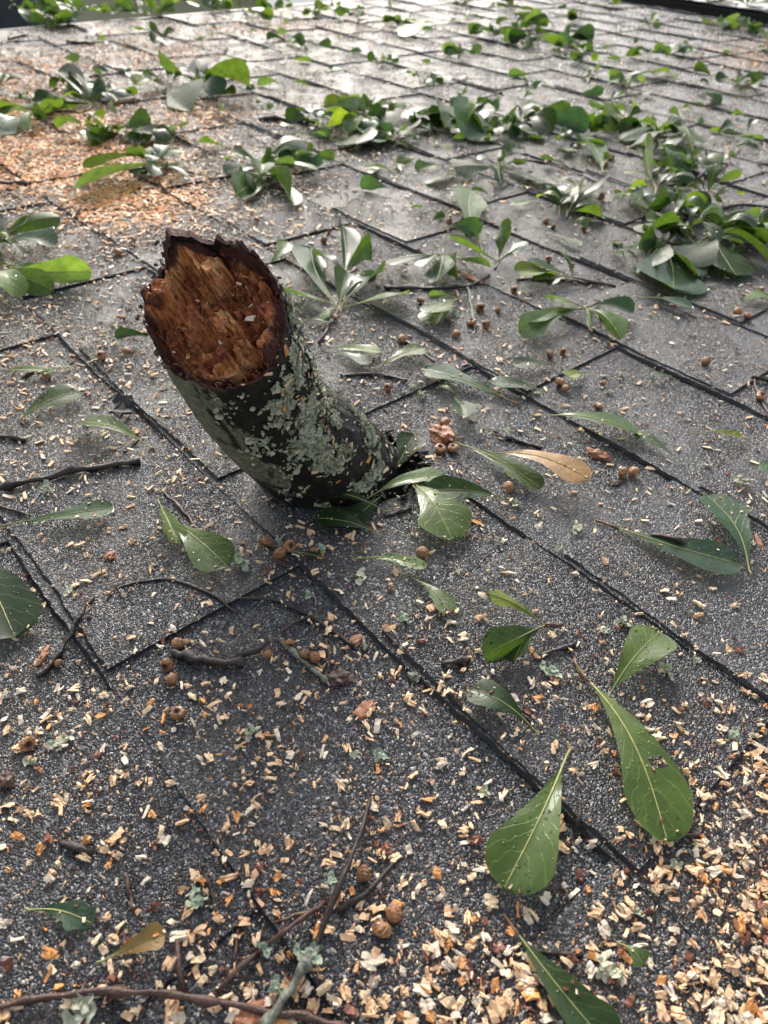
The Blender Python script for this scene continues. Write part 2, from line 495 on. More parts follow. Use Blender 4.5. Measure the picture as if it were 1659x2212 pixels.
# deck board under the shingles, open where the limb went through
oy_ = [(X_L, -.75), (X_R, -.75), (X_R, 2.84), (X_L, 2.84)]
dk = bmesh.new()
ov = [dk.verts.new((x, y, -.0065)) for x, y in oy_]
iv = [dk.verts.new((base_pt.x + .004 + (x - base_pt.x) * 1.0, base_pt.y + (y - base_pt.y) * 1.0, -.0065)) for x, y in hole_poly]
es = [dk.edges.new((a, b)) for a, b in zip(ov, ov[1:] + ov[:1])] + [dk.edges.new((a, b)) for a, b in zip(iv, iv[1:] + iv[:1])]
bmesh.ops.triangle_fill(dk, edges=es, use_beauty=True)
ext = bmesh.ops.extrude_face_region(dk, geom=list(dk.faces))
for g in ext['geom']:
    if isinstance(g, bmesh.types.BMVert): g.co.z -= .012
me = bpy.data.meshes.new('roof_deck'); dk.to_mesh(me); dk.free(); me.materials.append(M_DECK)
link('roof_deck', me, roof)
# metal drip edge down the rake
link('drip_edge', boxmesh('drip_edge', [(X_L - .012, X_L - .001, -.75, 2.84, -.07, .004)], M_METAL), roof)

# raised ridge vent with its cap shingles
RY = 2.842
vent = link('ridge_vent', None, None, Matrix.Translation((0, RY, 0)))
tag(vent, 'black raised ridge vent running along the top of the roof under cap shingles', 'ridge vent')
link('vent_body', boxmesh('vent_body', [(X_L, X_R, 0, .28, -.004, .026)], M_METAL), vent)
link('vent_lip', boxmesh('vent_lip', [(X_L, X_R, -.006, -.0005, .016, .024)], M_METAL), vent)
x = X_L; i = 0
while x < X_R - .05:
    V = []
    for fx, dz in ((0, .006), (1, .0)):
        xx = x + (.30 if fx == 0 else 0) + (0.0 if fx else 0)
        for yy, zz in ((-.012, .0275), (.14, .036), (.292, .0275)):
            V.append((x + (1 - fx) * .20 - .0, yy, zz + .004 + dz * .5))
    n6 = len(V)
    V += [(a, b, c_ - .004) for a, b, c_ in V]
    Fc = [(0, 3, 4, 1), (1, 4, 5, 2), (6, 7, 10, 9), (7, 8, 11, 10), (0, 1, 7, 6), (1, 2, 8, 7), (3, 9, 10, 4), (4, 10, 11, 5), (0, 6, 9, 3), (2, 5, 11, 8)]
    link('cap_shingle', mesh_from('cap_shingle', V, Fc, (M_GRAN, M_ASPH), [0, 0, 1, 1, 1, 1, 1, 1, 1, 1]), vent)
    x += .197; i += 1
# the other slope, falling away behind the ridge
fs = link('roof_far_slope', mesh_from('roof_far_slope', [(X_L, 0, 0), (X_R, 0, 0), (X_R, 2.7, -.95), (X_L, 2.7, -.95), (X_L, 0, -.05), (X_R, 0, -.05), (X_R, 2.7, -1.0), (X_L, 2.7, -1.0)],
          [(0, 1, 2, 3), (7, 6, 5, 4), (3, 2, 6, 7)], (M_GRAN,)), None, Matrix.Translation((0, RY + .28, 0)))
tag(fs, kind='structure')

# ------------------------------------------------------------------ the house below, the ground, the neighbouring house (world frame)
def wlink(name, me, loc=(0, 0, 0), rz=0, parent=None):
    o = bpy.data.objects.new(name, me); COL.objects.link(o)
    if parent is not None: o.parent = parent
    o.location = loc; o.rotation_euler = (0, 0, rz)
    return o
M_GRASS = simple('lawn', (.03, .05, .015), .9, .02, 8, .5, vscale=3)
M_WALL = simple('house_wall_paint', (.45, .42, .36), .7, .001, 60, .1, vscale=6)
M_SIDING = simple('beige_siding', (.50, .45, .30), .6, 0, 10, .06, vscale=2)
M_DARKW = simple('dark_screen', (.035, .038, .048), .5, 0, 10, .2, vscale=3)
M_TRIM = simple('white_trim', (.62, .63, .64), .5, 0, 10, .05, vscale=3)
M_NROOF = simple('neighbour_roof', (.16, .18, .18), .7, .004, 30, .2, vscale=4)
GZ = -3.0
tag(wlink('ground', mesh_from('ground', [(-300, -300, GZ), (300, -300, GZ), (300, 300, GZ), (-300, 300, GZ)], [(0, 1, 2, 3)], (M_GRASS,))), kind='structure')
hw = wlink('house_wall', boxmesh('house_wall', [(X_L + .25, X_R - .1, -.5, 5.2, GZ, -.15)], M_WALL))
tag(hw, 'painted wall of the house under the shingled roof', 'wall', kind='structure')
vz = (T.to_3x3() @ ray(250, 20))
az = math.atan2(vz.y, vz.x)
D = 20.0
nb_loc = Vector((math.cos(az) * D, math.sin(az) * D, GZ))
def wpix(q):
    v = T.inverted() @ Vector(q)
    return pix(v.x, v.y, v.z)
nb = wlink('neighbour_house', None, nb_loc, az - math.pi / 2)   # local +y points away, local x to the right
tag(nb, 'neighbouring house with beige lap siding and a dark screened porch beyond the roof edge', 'house')
# siding wall from x=-0.85 rightwards, porch to the left
bs = []
for i in range(64):
    bs.append((-.85, 5.2, -.01 - .0, .06, i * .05, i * .05 + .046))
V, Fc = [], []
for i in range(64):
    z = i * .05
    o0 = len(V)
    V += [(-.85, -.012, z), (5.2, -.012, z), (5.2, 0.004, z + .05), (-.85, 0.004, z + .05), (-.85, 0.004, z), (5.2, .004, z)]
    Fc += [(o0, o0 + 1, o0 + 2, o0 + 3), (o0, o0 + 4, o0 + 5, o0 + 1)]
sb = wlink('siding_board', mesh_from('siding_board', V, Fc, (M_SIDING,)), parent=nb); tag(sb, kind='stuff')
wlink('wall', boxmesh('wall', [(-.85, 5.2, .01, 6, 0, 3.2)], M_WALL), parent=nb)
wlink('corner_trim', boxmesh('corner_trim', [(-.99, -.852, -.04, .2, 0, 3.2)], M_TRIM), parent=nb)
wlink('downpipe', boxmesh('downpipe', [(3.05, 3.13, -.09, -.02, 0, 3.2)], M_SIDING), parent=nb)
wlink('porch_screen', boxmesh('porch_screen', [(-2.4, -.992, .0, .05, 0, 3.2), (-7.5, -2.46, .3, .35, 0, 3.2)], M_DARKW), parent=nb)
wlink('porch_post', boxmesh('porch_post', [(-2.46, -2.4, -.02, .1, 0, 3.2)], M_METAL), parent=nb)
wlink('porch_rail', boxmesh('porch_rail', [(-7.5, -.992, -.06, -.01, 1.02, 1.07)], M_TRIM), parent=nb)
wlink('roof', mesh_from('roof', [(-8, -.5, 3.15), (6, -.5, 3.15), (6, 4, 4.6), (-8, 4, 4.6), (-8, 8, 3.1), (6, 8, 3.1)], [(0, 1, 2, 3), (3, 2, 5, 4)], (M_NROOF,)), parent=nb)
# low outbuilding roof to the right of the siding
az2 = math.atan2(*(T.to_3x3() @ ray(730, 5)).yx)
d2 = T.to_3x3() @ ray(730, 5)
q2 = Vector((d2.x, d2.y, 0)).normalized() * 11
zt = d2.z / math.hypot(d2.x, d2.y) * 11
sh = wlink('garden_shed', None, (q2.x, q2.y, GZ), az2 - math.pi / 2)
tag(sh, 'grey roofed outbuilding showing just past the top edge of the roof', 'shed')
zr = zt + H * math.cos(PITCH) - GZ
wlink('wall', boxmesh('wall', [(-.8, 2.0, 0.1, 2.2, 0, zr - .25)], M_DARKW), parent=sh)
wlink('roof', mesh_from('roof', [(-.95, -.1, zr - .28), (2.2, -.1, zr - .28), (2.2, 1.2, zr + .12), (-.95, 1.2, zr + .12), (2.2, 2.4, zr - .28), (-.95, 2.4, zr - .28)], [(0, 1, 2, 3), (3, 2, 4, 5)], (M_NROOF,)), parent=sh)

# ------------------------------------------------------------------ the snapped limb standing in the roof
end_pt = Vector((-.338, .178, .172))
ax = (end_pt - base_pt).normalized()
AL = (end_pt - base_pt).length
tocam = (Vector((0, 0, H)) - end_pt).normalized()
e1 = (tocam - ax * tocam.dot(ax)).normalized()
e2 = ax.cross(e1)
BM = Matrix(((e1.x, e2.x, ax.x, base_pt.x), (e1.y, e2.y, ax.y, base_pt.y), (e1.z, e2.z, ax.z, base_pt.z), (0, 0, 0, 1)))
q_ = BM.inverted() @ at(760, 850, .10)
THR0 = math.atan2(q_.y, q_.x)
def lim_r(th, z):
    t = z / AL
    r = .0455 - .0058 * max(-.3, min(1.05, t))
    n = noise.noise(Vector((math.cos(th) * 1.6, math.sin(th) * 1.6, z * 11)))
    r *= 1 + .05 * n
    dd = math.cos(th - THR0)
    r += max(0, dd) ** 2 * (.007 * math.exp(-((z - .018) / .038) ** 2) - .0065 * math.exp(-((z - .092) / .026) ** 2))
    n2 = noise.noise(Vector((math.cos(th) * 7, math.sin(th) * 7, z * 60 + 5)))
    n3 = noise.noise(Vector((math.cos(th) * 20, math.sin(th) * 20, z * 240)))
    rough = .35 + .65 * max(0, min(1, .5 + .9 * math.sin(th - .6)))
    return r + rough * (.0016 * n2 + .0009 * n3)
def lim_c(z):
    t = z / AL
    k = -.0085 * math.sin(math.pi * min(1.1, max(-.6, t)) ** 1.0) if t > -.6 else .008
    return (.003 * math.sin(t * 3.0) + k * math.cos(THR0), k * math.sin(THR0))
def rim_z(th):
    z = AL - .017 * math.cos(th)
    z += .0045 * noise.noise(Vector((math.cos(th) * 3, math.sin(th) * 3, 3.1))) + .003 * noise.noise(Vector((math.cos(th) * 11, math.sin(th) * 11, 8)))
    return z
# spike direction: image point 375,500
sp = at(375, 500, .205)
spl = BM.inverted() @ sp
th_s = math.atan2(spl.y, spl.x)
def spike(th):
    d = math.atan2(math.sin(th - th_s), math.cos(th - th_s))
    s = .0135 * math.exp(-(abs(d - .02) / .27) ** 4) * (1 + .5 * noise.noise(Vector((th * 11, 1, 0)))) + .0028 * abs(noise.noise(Vector((th * 26, 4, 0))))
    d2 = math.atan2(math.sin(th - th_s - SPD), math.cos(th - th_s - SPD))
    return s + .007 * math.exp(-(d2 / .45) ** 2) * (1 + .7 * noise.noise(Vector((th * 13, 0, 0))))
q_ = BM.inverted() @ at(560, 560, .19)
SPD = math.atan2(math.sin(math.atan2(q_.y, q_.x) - th_s), math.cos(math.atan2(q_.y, q_.x) - th_s))
NT, NZ = 144, 90
V, Fc, UV = [], [], []
for j in range(NZ + 1):
    for i in range(NT):
        th = 2 * math.pi * i / NT
        zt_ = rim_z(th) + spike(th)
        z = -.13 + (zt_ + .13) * (j / NZ)
        r = lim_r(th, z)
        if z > AL - .03: r *= 1 - .05 * max(0, (z - AL + .03) / .03) ** 2
        if z < .02: r *= 1 + .07 * ((.02 - z) / .05) if z > -.03 else 1.07
        cx_, cy_ = lim_c(z)
        V.append((cx_ + r * math.cos(th), cy_ + r * math.sin(th), z))
        UV.append((i / NT, z / AL))
for j in range(NZ):
    for i in range(NT):
        a, b = j * NT + i, j * NT + (i + 1) % NT
        Fc.append((a, b, b + NT, a + NT))

def mat_bark():
    m, nt, b = nmat('wet_bark')
    tc = nd(nt, 'ShaderNodeTexCoord')
    n1 = nd(nt, 'ShaderNodeTexNoise', Scale=90.0, Detail=7.0, Roughness=.65); lk(nt, tc.outputs['Object'], n1.inputs['Vector'])
    r1 = ramp(nt, [(.32, (.004, .0035, .003)), (.55, (.012, .010, .008)), (.75, (.038, .031, .024))]); lk(nt, n1.outputs[0], r1.inputs[0])
    # pale crust on one flank and in streaks
    mp = nd(nt, 'ShaderNodeMapping'); mp.inputs['Scale'].default_value = (1, 1, .45); lk(nt, tc.outputs['Object'], mp.inputs[0])
    n2 = nd(nt, 'ShaderNodeTexNoise', Scale=52.0, Detail=6.0, Roughness=.6, Distortion=.8); lk(nt, mp.outputs[0], n2.inputs['Vector'])
    sx = nd(nt, 'ShaderNodeSeparateXYZ'); lk(nt, tc.outputs['Object'], sx.inputs[0])
    # left flank: local y sign decided below
    fl = nd(nt, 'ShaderNodeMapRange'); fl.inputs[1].default_value = -.018 ; fl.inputs[2].default_value = -.040
    lk(nt, sx.outputs[1], fl.inputs[0])
    hz = nd(nt, 'ShaderNodeMapRange'); hz.inputs[1].default_value = .03; hz.inputs[2].default_value = .17; hz.inputs[3].default_value = .2; hz.inputs[4].default_value = 1.15
    lk(nt, sx.outputs[2], hz.inputs[0])
    mu = nd(nt, 'ShaderNodeMath', operation='MULTIPLY'); lk(nt, fl.outputs[0], mu.inputs[0]); lk(nt, hz.outputs[0], mu.inputs[1])
    ad = nd(nt, 'ShaderNodeMath', operation='MULTIPLY_ADD'); lk(nt, mu.outputs[0], ad.inputs[0]); ad.inputs[1].default_value = .29; lk(nt, n2.outputs[0], ad.inputs[2])
    r2 = ramp(nt, [(.62, (0, 0, 0)), (.66, (1, 1, 1))]); lk(nt, ad.outputs[0], r2.inputs[0])
    n3 = nd(nt, 'ShaderNodeTexNoise', Scale=300.0, Detail=5.0); lk(nt, tc.outputs['Object'], n3.inputs['Vector'])
    r3 = ramp(nt, [(.3, (.10, .105, .065)), (.7, (.30, .31, .22))]); lk(nt, n3.outputs[0], r3.inputs[0])
    mx = nd(nt, 'ShaderNodeMix', data_type='RGBA'); lk(nt, r2.outputs[0], mx.inputs[0]); lk(nt, r1.outputs[0], mx.inputs[6]); lk(nt, r3.outputs[0], mx.inputs[7])
    lk(nt, mx.outputs[2], b.inputs['Base Color'])
    b.inputs['Roughness'].default_value = .55
    vo = nd(nt, 'ShaderNodeTexVoronoi', Scale=160.0); lk(nt, mp.outputs[0], vo.inputs['Vector'])
    sm = nd(nt, 'ShaderNodeMath', operation='MULTIPLY_ADD'); lk(nt, vo.outputs['Distance'], sm.inputs[0]); sm.inputs[1].default_value = .6; lk(nt, n1.outputs[0], sm.inputs[2])
    bp = nd(nt, 'ShaderNodeBump', Strength=1.0, Distance=.0022); lk(nt, sm.outputs[0], bp.inputs['Height'])
    lk(nt, bp.outputs[0], b.inputs['Normal'])
    return m
def mat_break():
    m, nt, b = nmat('broken_rotten_heartwood')
    tc = nd(nt, 'ShaderNodeTexCoord')
    mp = nd(nt, 'ShaderNodeMapping'); mp.inputs['Scale'].default_value = (1, 1, .14); mp.inputs['Rotation'].default_value = (.25, .1, 0); lk(nt, tc.outputs['Object'], mp.inputs[0])
    n1 = nd(nt, 'ShaderNodeTexNoise', Scale=620.0, Detail=5.0, Roughness=.6); lk(nt, mp.outputs[0], n1.inputs['Vector'])
    n2 = nd(nt, 'ShaderNodeTexNoise', Scale=55.0, Detail=5.0, Roughness=.6, Distortion=.6); lk(nt, tc.outputs['Object'], n2.inputs['Vector'])
    r1 = ramp(nt, [(.30, (.12, .028, .014)), (.41, (.40, .11, .04)), (.54, (.58, .23, .08)), (.70, (.70, .40, .17))]); lk(nt, n2.outputs[0], r1.inputs[0])
    r2 = ramp(nt, [(.32, (.30, .26, .24)), (.50, (.95, .95, .95)), (.70, (1.55, 1.45, 1.3))]); lk(nt, n1.outputs[0], r2.inputs[0])
    mu = nd(nt, 'ShaderNodeMix', data_type='RGBA', blend_type='MULTIPLY'); mu.inputs[0].default_value = 1
    lk(nt, r1.outputs[0], mu.inputs[6]); lk(nt, r2.outputs[0], mu.inputs[7])
    uv = nd(nt, 'ShaderNodeUVMap'); sx = nd(nt, 'ShaderNodeSeparateXYZ'); lk(nt, uv.outputs[0], sx.inputs[0])
    nn = nd(nt, 'ShaderNodeMath', operation='MULTIPLY_ADD'); lk(nt, n2.outputs[0], nn.inputs[0]); nn.inputs[1].default_value = .22; lk(nt, sx.outputs[1], nn.inputs[2])
    r3 = ramp(nt, [(.96, (0, 0, 0)), (1.10, (1, 1, 1))]); lk(nt, nn.outputs[0], r3.inputs[0])
    mx = nd(nt, 'ShaderNodeMix', data_type='RGBA'); lk(nt, r3.outputs[0], mx.inputs[0]); lk(nt, mu.outputs[2], mx.inputs[6]); mx.inputs[7].default_value = (.075, .022, .014, 1)
    # beetle holes
    vo = nd(nt, 'ShaderNodeTexVoronoi', Scale=110.0); lk(nt, tc.outputs['Object'], vo.inputs['Vector'])
    rv = ramp(nt, [(.10, (0, 0, 0)), (.16, (1, 1, 1))]); lk(nt, vo.outputs['Distance'], rv.inputs[0])
    m3 = nd(nt, 'ShaderNodeMix', data_type='RGBA', blend_type='MULTIPLY'); m3.inputs[0].default_value = .85
    lk(nt, mx.outputs[2], m3.inputs[6]); lk(nt, rv.outputs[0], m3.inputs[7])
    lk(nt, m3.outputs[2], b.inputs['Base Color'])
    b.inputs['Roughness'].default_value = .7
    ba = nd(nt, 'ShaderNodeMath', operation='MULTIPLY_ADD'); lk(nt, n2.outputs[0], ba.inputs[0]); ba.inputs[1].default_value = .8; lk(nt, n1.outputs[0], ba.inputs[2])
    bp = nd(nt, 'ShaderNodeBump', Strength=1.0, Distance=.0020); lk(nt, ba.outputs[0], bp.inputs['Height'])
    lk(nt, bp.outputs[0], b.inputs['Normal'])
    return m
M_BARK, M_BREAK = mat_bark(), mat_break()
limb = link('broken_limb', None, None, BM)
tag(limb, 'thick snapped tree limb with reddish rotten end punched upright through the shingles', 'tree limb')
link('bark', mesh_from('bark', V, Fc, (M_BARK,), smooth=True, uvs=UV), limb)
# broken face: splintered, hollowed
NR = 74
V2, F2, UV2 = [], [], []
for j in range(NR + 1):
    s = 1 - j / NR
    for i in range(NT):
        th = 2 * math.pi * i / NT
        zr_ = rim_z(th) + spike(th)
        r = lim_r(th, zr_) * .95
        cx_, cy_ = lim_c(zr_)
        x, y = cx_ + r * s * math.cos(th), cy_ + r * s * math.sin(th)
        zb = AL - .017 * (x / .039)
        # splinter blocks: cell heights, walls parallel to the grain
        c1 = noise.cell(Vector((x * 75 + 3 + .6 * noise.noise(Vector((x * 60, y * 60, 1))), y * 75 + 1.5, 4)))
        c2 = noise.cell(Vector((x * 210 + 2 * noise.noise(Vector((x * 90, y * 90, 5))), y * 230, 9)))
        hz_ = .0035 - .001 * (1 - s ** 2.2) + .016 * noise.noise(Vector((x * 36, y * 36, 2.2))) + .0120 * (c1 - .5) + .0045 * (c2 - .5) + .0024 * noise.noise(Vector((x * 130, y * 130, 3))) + .0016 * noise.noise(Vector((x * 400, y * 400, 0)))
        inner = zb + hz_
        w = max(0, min(1, (1 - s) / (.07 + 22 * spike(th) + .10 * abs(noise.noise(Vector((math.cos(th) * 3, math.sin(th) * 3, 7)))))))
        w = w * w * (3 - 2 * w)
        if j == 0: z = zr_
        else: z = (zr_ - .002) * (1 - w) + inner * w
        V2.append((x, y, z)); UV2.append((i / NT, s + .12 * max(0, min(1, spike(th) / .012)) * max(0, (s - .55)) * 2))
for j in range(NR):
    for i in range(NT):
        a, b = j * NT + i, j * NT + (i + 1) % NT
        F2.append((a, b, b + NT, a + NT))
# outer lip joins bark to face
o0 = len(V2)
for i in range(NT):
    V2.append(V[NZ * NT + i]); UV2.append((i / NT, 1.05))
for i in range(NT):
    F2.append((o0 + i, o0 + (i + 1) % NT, (i + 1) % NT, i))
link('broken_face', mesh_from('broken_face', V2, F2, (M_BREAK,), uvs=UV2), limb)
# torn fibres and dark bark crumbs along the rim
V, Fc, mi = [], [], []
rs = random.Random(5)
def add_slab(V, Fc, mi, c, X, Y, Z, l, w, t, m, bend=0.0, seg=1):
    o0 = len(V)
    for s in range(seg + 1):
        u = s / seg - .5
        for a, b in ((-1, -1), (1, -1), (1, 1), (-1, 1)):
            V.append(c + X * (u * l * (1 + .0)) + Y * (a * w / 2 * (1 - .25 * abs(u))) + Z * (b * t / 2 + bend * (1 - 4 * u * u)))
    for s in range(seg):
        for q in range(4):
            Fc.append((o0 + s * 4 + q, o0 + s * 4 + (q + 1) % 4, o0 + s * 4 + 4 + (q + 1) % 4, o0 + s * 4 + 4 + q)); mi.append(m)
    Fc.append((o0 + 3, o0 + 2, o0 + 1, o0)); mi.append(m)
    e = o0 + seg * 4
    Fc.append((e, e + 1, e + 2, e + 3)); mi.append(m)
for i in range(520):
    th = rs.uniform(0, 2 * math.pi); s = rs.uniform(.1, .93) ** .6
    zr_ = rim_z(th); r = lim_r(th, zr_) * s
    x, y = r * math.cos(th), r * math.sin(th)
    z = AL - .017 * (x / .039) - .006 * (1 - s ** 2)
    d = Vector((rs.gauss(.25, .45), rs.gauss(0, .45), 1)).normalized()
    n_ = d.orthogonal().normalized()
    add_slab(V, Fc, mi, Vector((x, y, z - .001 + rs.uniform(-.004, .002))), d, n_, d.cross(n_), rs.uniform(.002, .009), rs.uniform(.0003, .0011), .0004, rs.choice((0, 1, 1)), 0, 1)
tag(link('torn_fibres', mesh_from('torn_fibres', V, Fc, (M_BREAK, M_WOODR), mi, uvs=[(0, .3)] * len(V)), limb), kind='stuff')
V, Fc, mi = [], [], []
for i in range(260):
    th = rs.uniform(0, 2 * math.pi)
    k_ = max(0, math.cos(th - math.pi * 1.0)) ; 
    if rs.random() > .25 + .75 * k_: continue
    zr_ = rim_z(th) + spike(th) * rs.random() - rs.uniform(-.002, .014)
    r = lim_r(th, zr_) + rs.uniform(-.003, .0006)
    c = Vector((r * math.cos(th), r * math.sin(th), zr_))
    d = Vector((rs.gauss(0, 1), rs.gauss(0, 1), rs.gauss(0, 1))).normalized()
    n_ = d.orthogonal().normalized()
    add_slab(V, Fc, mi, c, d, n_, d.cross(n_), rs.uniform(.0012, .0034), rs.uniform(.0012, .0028), rs.uniform(.0008, .002), 0)
tag(link('rim_crumbs', mesh_from('rim_crumbs', V, Fc, (M_BARKC,), mi), limb), kind='stuff')
# lichen rosettes on the upper right flank
V, Fc = [], []
q_ = BM.inverted() @ at(760, 850, .10)
TH_R = math.atan2(q_.y, q_.x)            # the flank towards the picture's right
def lichen_w(th, z):
    d = math.atan2(math.sin(th - TH_R + .45), math.cos(th - TH_R + .45))
    w = math.exp(-(d / .74) ** 2) * (.9 if z < AL else 0)
    w *= max(.03, 2.4 * (.12 + noise.noise(Vector((math.cos(th) * 2.2, math.sin(th) * 2.2, z * 36 + 3))) + .5 * noise.noise(Vector((math.cos(th) * 6, math.sin(th) * 6, z * 110)))))
    return w
cnt = 0
while cnt < 2500:
    th = rs.uniform(0, 2 * math.pi); z = rs.uniform(-.005, AL + .004)
    if z > rim_z(th) - .006 or rs.random() > lichen_w(th, z) * 1.1: continue
    cnt += 1
    r = lim_r(th, z); cx_, cy_ = lim_c(z)
    big_ = rs.random() < .25
    nrm = Vector((math.cos(th), math.sin(th), 0))
    c = Vector((cx_, cy_, z)) + nrm * (r + rs.uniform(-.0003, .0009))
    n_ = (nrm + Vector((rs.gauss(0, .42), rs.gauss(0, .42), rs.gauss(0, .42)))).normalized()
    u = n_.orthogonal().normalized(); v = n_.cross(u)
    R0 = rs.uniform(.0022, .0034) if big_ else rs.uniform(.0006, .0022); o0 = len(V); K = 9
    V.append(c - n_ * .0006)
    for i in range(K):
        a = i / K * 2 * math.pi
        rr = R0 * rs.uniform(.55, 1.25)
        V.append(c + (u * math.cos(a) + v * math.sin(a)) * rr + n_ * rs.uniform(-.0004, .0011))
    for i in range(K): Fc.append((o0, o0 + 1 + i, o0 + 1 + (i + 1) % K))
tag(link('lichen_crust', mesh_from('lichen_crust', V, Fc, (M_LICHEN2,)), limb), kind='stuff')

# ------------------------------------------------------------------ leaves
PROF = [(0, .022), (.08, .030), (.18, .10), (.32, .28), (.45, .46), (.58, .66), (.70, .85), (.80, 1.0)]
def prof(t):
    if t >= .8: return max(.03, (1 - min(1, (t - .8) / .2) ** 2.3) ** .5)
    for (a, b), (c, d) in zip(PROF, PROF[1:]):
        if t <= c:
            s = (t - a) / (c - a); s = s * s * (3 - 2 * s) * .5 + s * .5
            return b + (d - b) * s
    return .03
def leaf_meshes(L, W, lift, arch, roll, cup, twist, mat, seed, rib_mat, lob=None, z0=.0016, bite=None):
    rs = random.Random(seed)
    TS = [i / 14 * .8 for i in range(14)] + [.8, .84, .88, .915, .94, .96, .975, .987, .995, 1.0]
    n, m = len(TS) - 1, 4
    lob = rs.uniform(0, .09) if lob is None else lob
    sh = rs.uniform(.85, 1.15); ph = rs.uniform(0, 6); asy = rs.uniform(-.12, .12)
    side = rs.uniform(-.07, .07) * L
    V, UV, Fc, ctr, nrm = [], [], [], [], []
    ez = rs.uniform(.8, 1.6)
    def cen(t):
        return Vector((L * (t - .02 * math.sin(math.pi * t)), side * math.sin(math.pi * t), z0 + lift * (t ** ez) + arch * math.sin(math.pi * t)))
    tipt = 1.0
    for i in range(n + 1):
        t2 = TS[i]
        c = cen(t2)
        d = (cen(min(1, t2 + .01)) - cen(max(0, t2 - .01))).normalized()
        y = Vector((0, 0, 1)).cross(d)
        if y.length < 1e-4: y = Vector((0, 1, 0))
        y.normalize(); z = d.cross(y)
        ro = roll * min(1, t2 * 2) + twist * t2
        yy = y * math.cos(ro) + z * math.sin(ro); zz = z * math.cos(ro) - y * math.sin(ro)
        ctr.append(c + zz * .00015); nrm.append(zz)
        w = prof(t2 ** sh) * W / 2
        for k in range(-m, m + 1):
            s = k / m
            ww = w * (1 + asy * (1 if s > 0 else -1)) * (1 + lob * math.cos(t2 * 15 + ph + (1 if s > 0 else 0)) * max(0, min(1, (t2 - .5) * 4)))
            cu_ = cup * abs(s) * ww + (.035 * W * math.sin(t2 * 8 + ph * 2 + s * 1.5) * s * s * min(1, t2 * 2))
            fwd = d * 0
            p = c + yy * (s * ww) + zz * cu_ + fwd
            if p.z < z0 * .6: p.z = z0 * .6 + .0002 * abs(k)
            V.append(p); UV.append((t2, .5 + s / 2))
    q = 2 * m + 1
    for i in range(n):
        for k in range(2 * m):
            a = i * q + k
            Fc.append((a, a + q, a + q + 1, a + 1))
    # faces wound so the normal is up
    Fc = [tuple(f_) for f_ in Fc]
    if bite: Fc = [f_ for i_, f_ in enumerate(Fc) if i_ not in bite]
    lm = mesh_from('leaf', V, Fc, (LEAFM[mat],), smooth=True, uvs=UV)
    r0 = max(.0004, min(.0007, L * .008))
    pts = [c for c in ctr[:-1]]
    st = ctr[0] + Vector((-.07 * L, rs.uniform(-.02, .02) * L, 0)); st.z = max(z0, st.z)
    pts = [st, (st + ctr[0]) / 2] + pts
    for p in pts: p.z = max(p.z, z0 * .7)
    rad = [r0 * (1.25 if i < 2 else 1.0 * (1 - .78 * (i - 2) / (n))) for i in range(len(pts))]
    rv, rf = tube(pts, rad, 5)
    rm = mesh_from('midrib', rv, rf, (M_RIB,), smooth=True)
    sm_ = None
    if rib_mat is not M_RIB:
        rv, rf = tube([pts[0] + (pts[0] - pts[1]) * .15] + [pts[1] * 1] + pts[3:5], [r0 * 1.5, r0 * 1.35, r0 * 1.2, r0 * .98], 6)
        sm_ = mesh_from('stalk', rv, rf, (rib_mat,), smooth=True)
    return lm, rm, sm_
LOOSE = []
def drops_mesh(me, seed, n, rmax):
    rs = random.Random(seed)
    V, Fc = [], []
    vs = me.vertices
    for _ in range(n):
        v_ = vs[rs.randrange(40, len(vs))]
        w_ = vs[max(0, v_.index - rs.choice((1, 9, 10)))]
        c = v_.co.lerp(w_.co, rs.random()); nn = v_.normal
        if nn.z < 0: nn = -nn
        r = rmax * rs.uniform(.3, 1) ** 1.6
        u = nn.orthogonal().normalized(); v = nn.cross(u)
        o0 = len(V); K = 8
        V.append(c + nn * r * .62)
        for a_, h_ in ((.6, .48), (.95, .16), (.98, -.1)):
            for i in range(K):
                t = i / K * 6.283
                V.append(c + (u * math.cos(t) + v * math.sin(t)) * r * a_ + nn * r * h_)
        for i in range(K):
            j = (i + 1) % K
            Fc.append((o0, o0 + 1 + i, o0 + 1 + j))
            for q in (0, 1): Fc.append((o0 + 1 + q * K + i, o0 + 1 + q * K + K + i, o0 + 1 + q * K + K + j, o0 + 1 + q * K + j))
        Fc.append(tuple(o0 + 1 + 2 * K + i for i in range(K - 1, -1, -1)))
    return mesh_from('water_droplet', V, Fc, (M_WATER,), smooth=True)
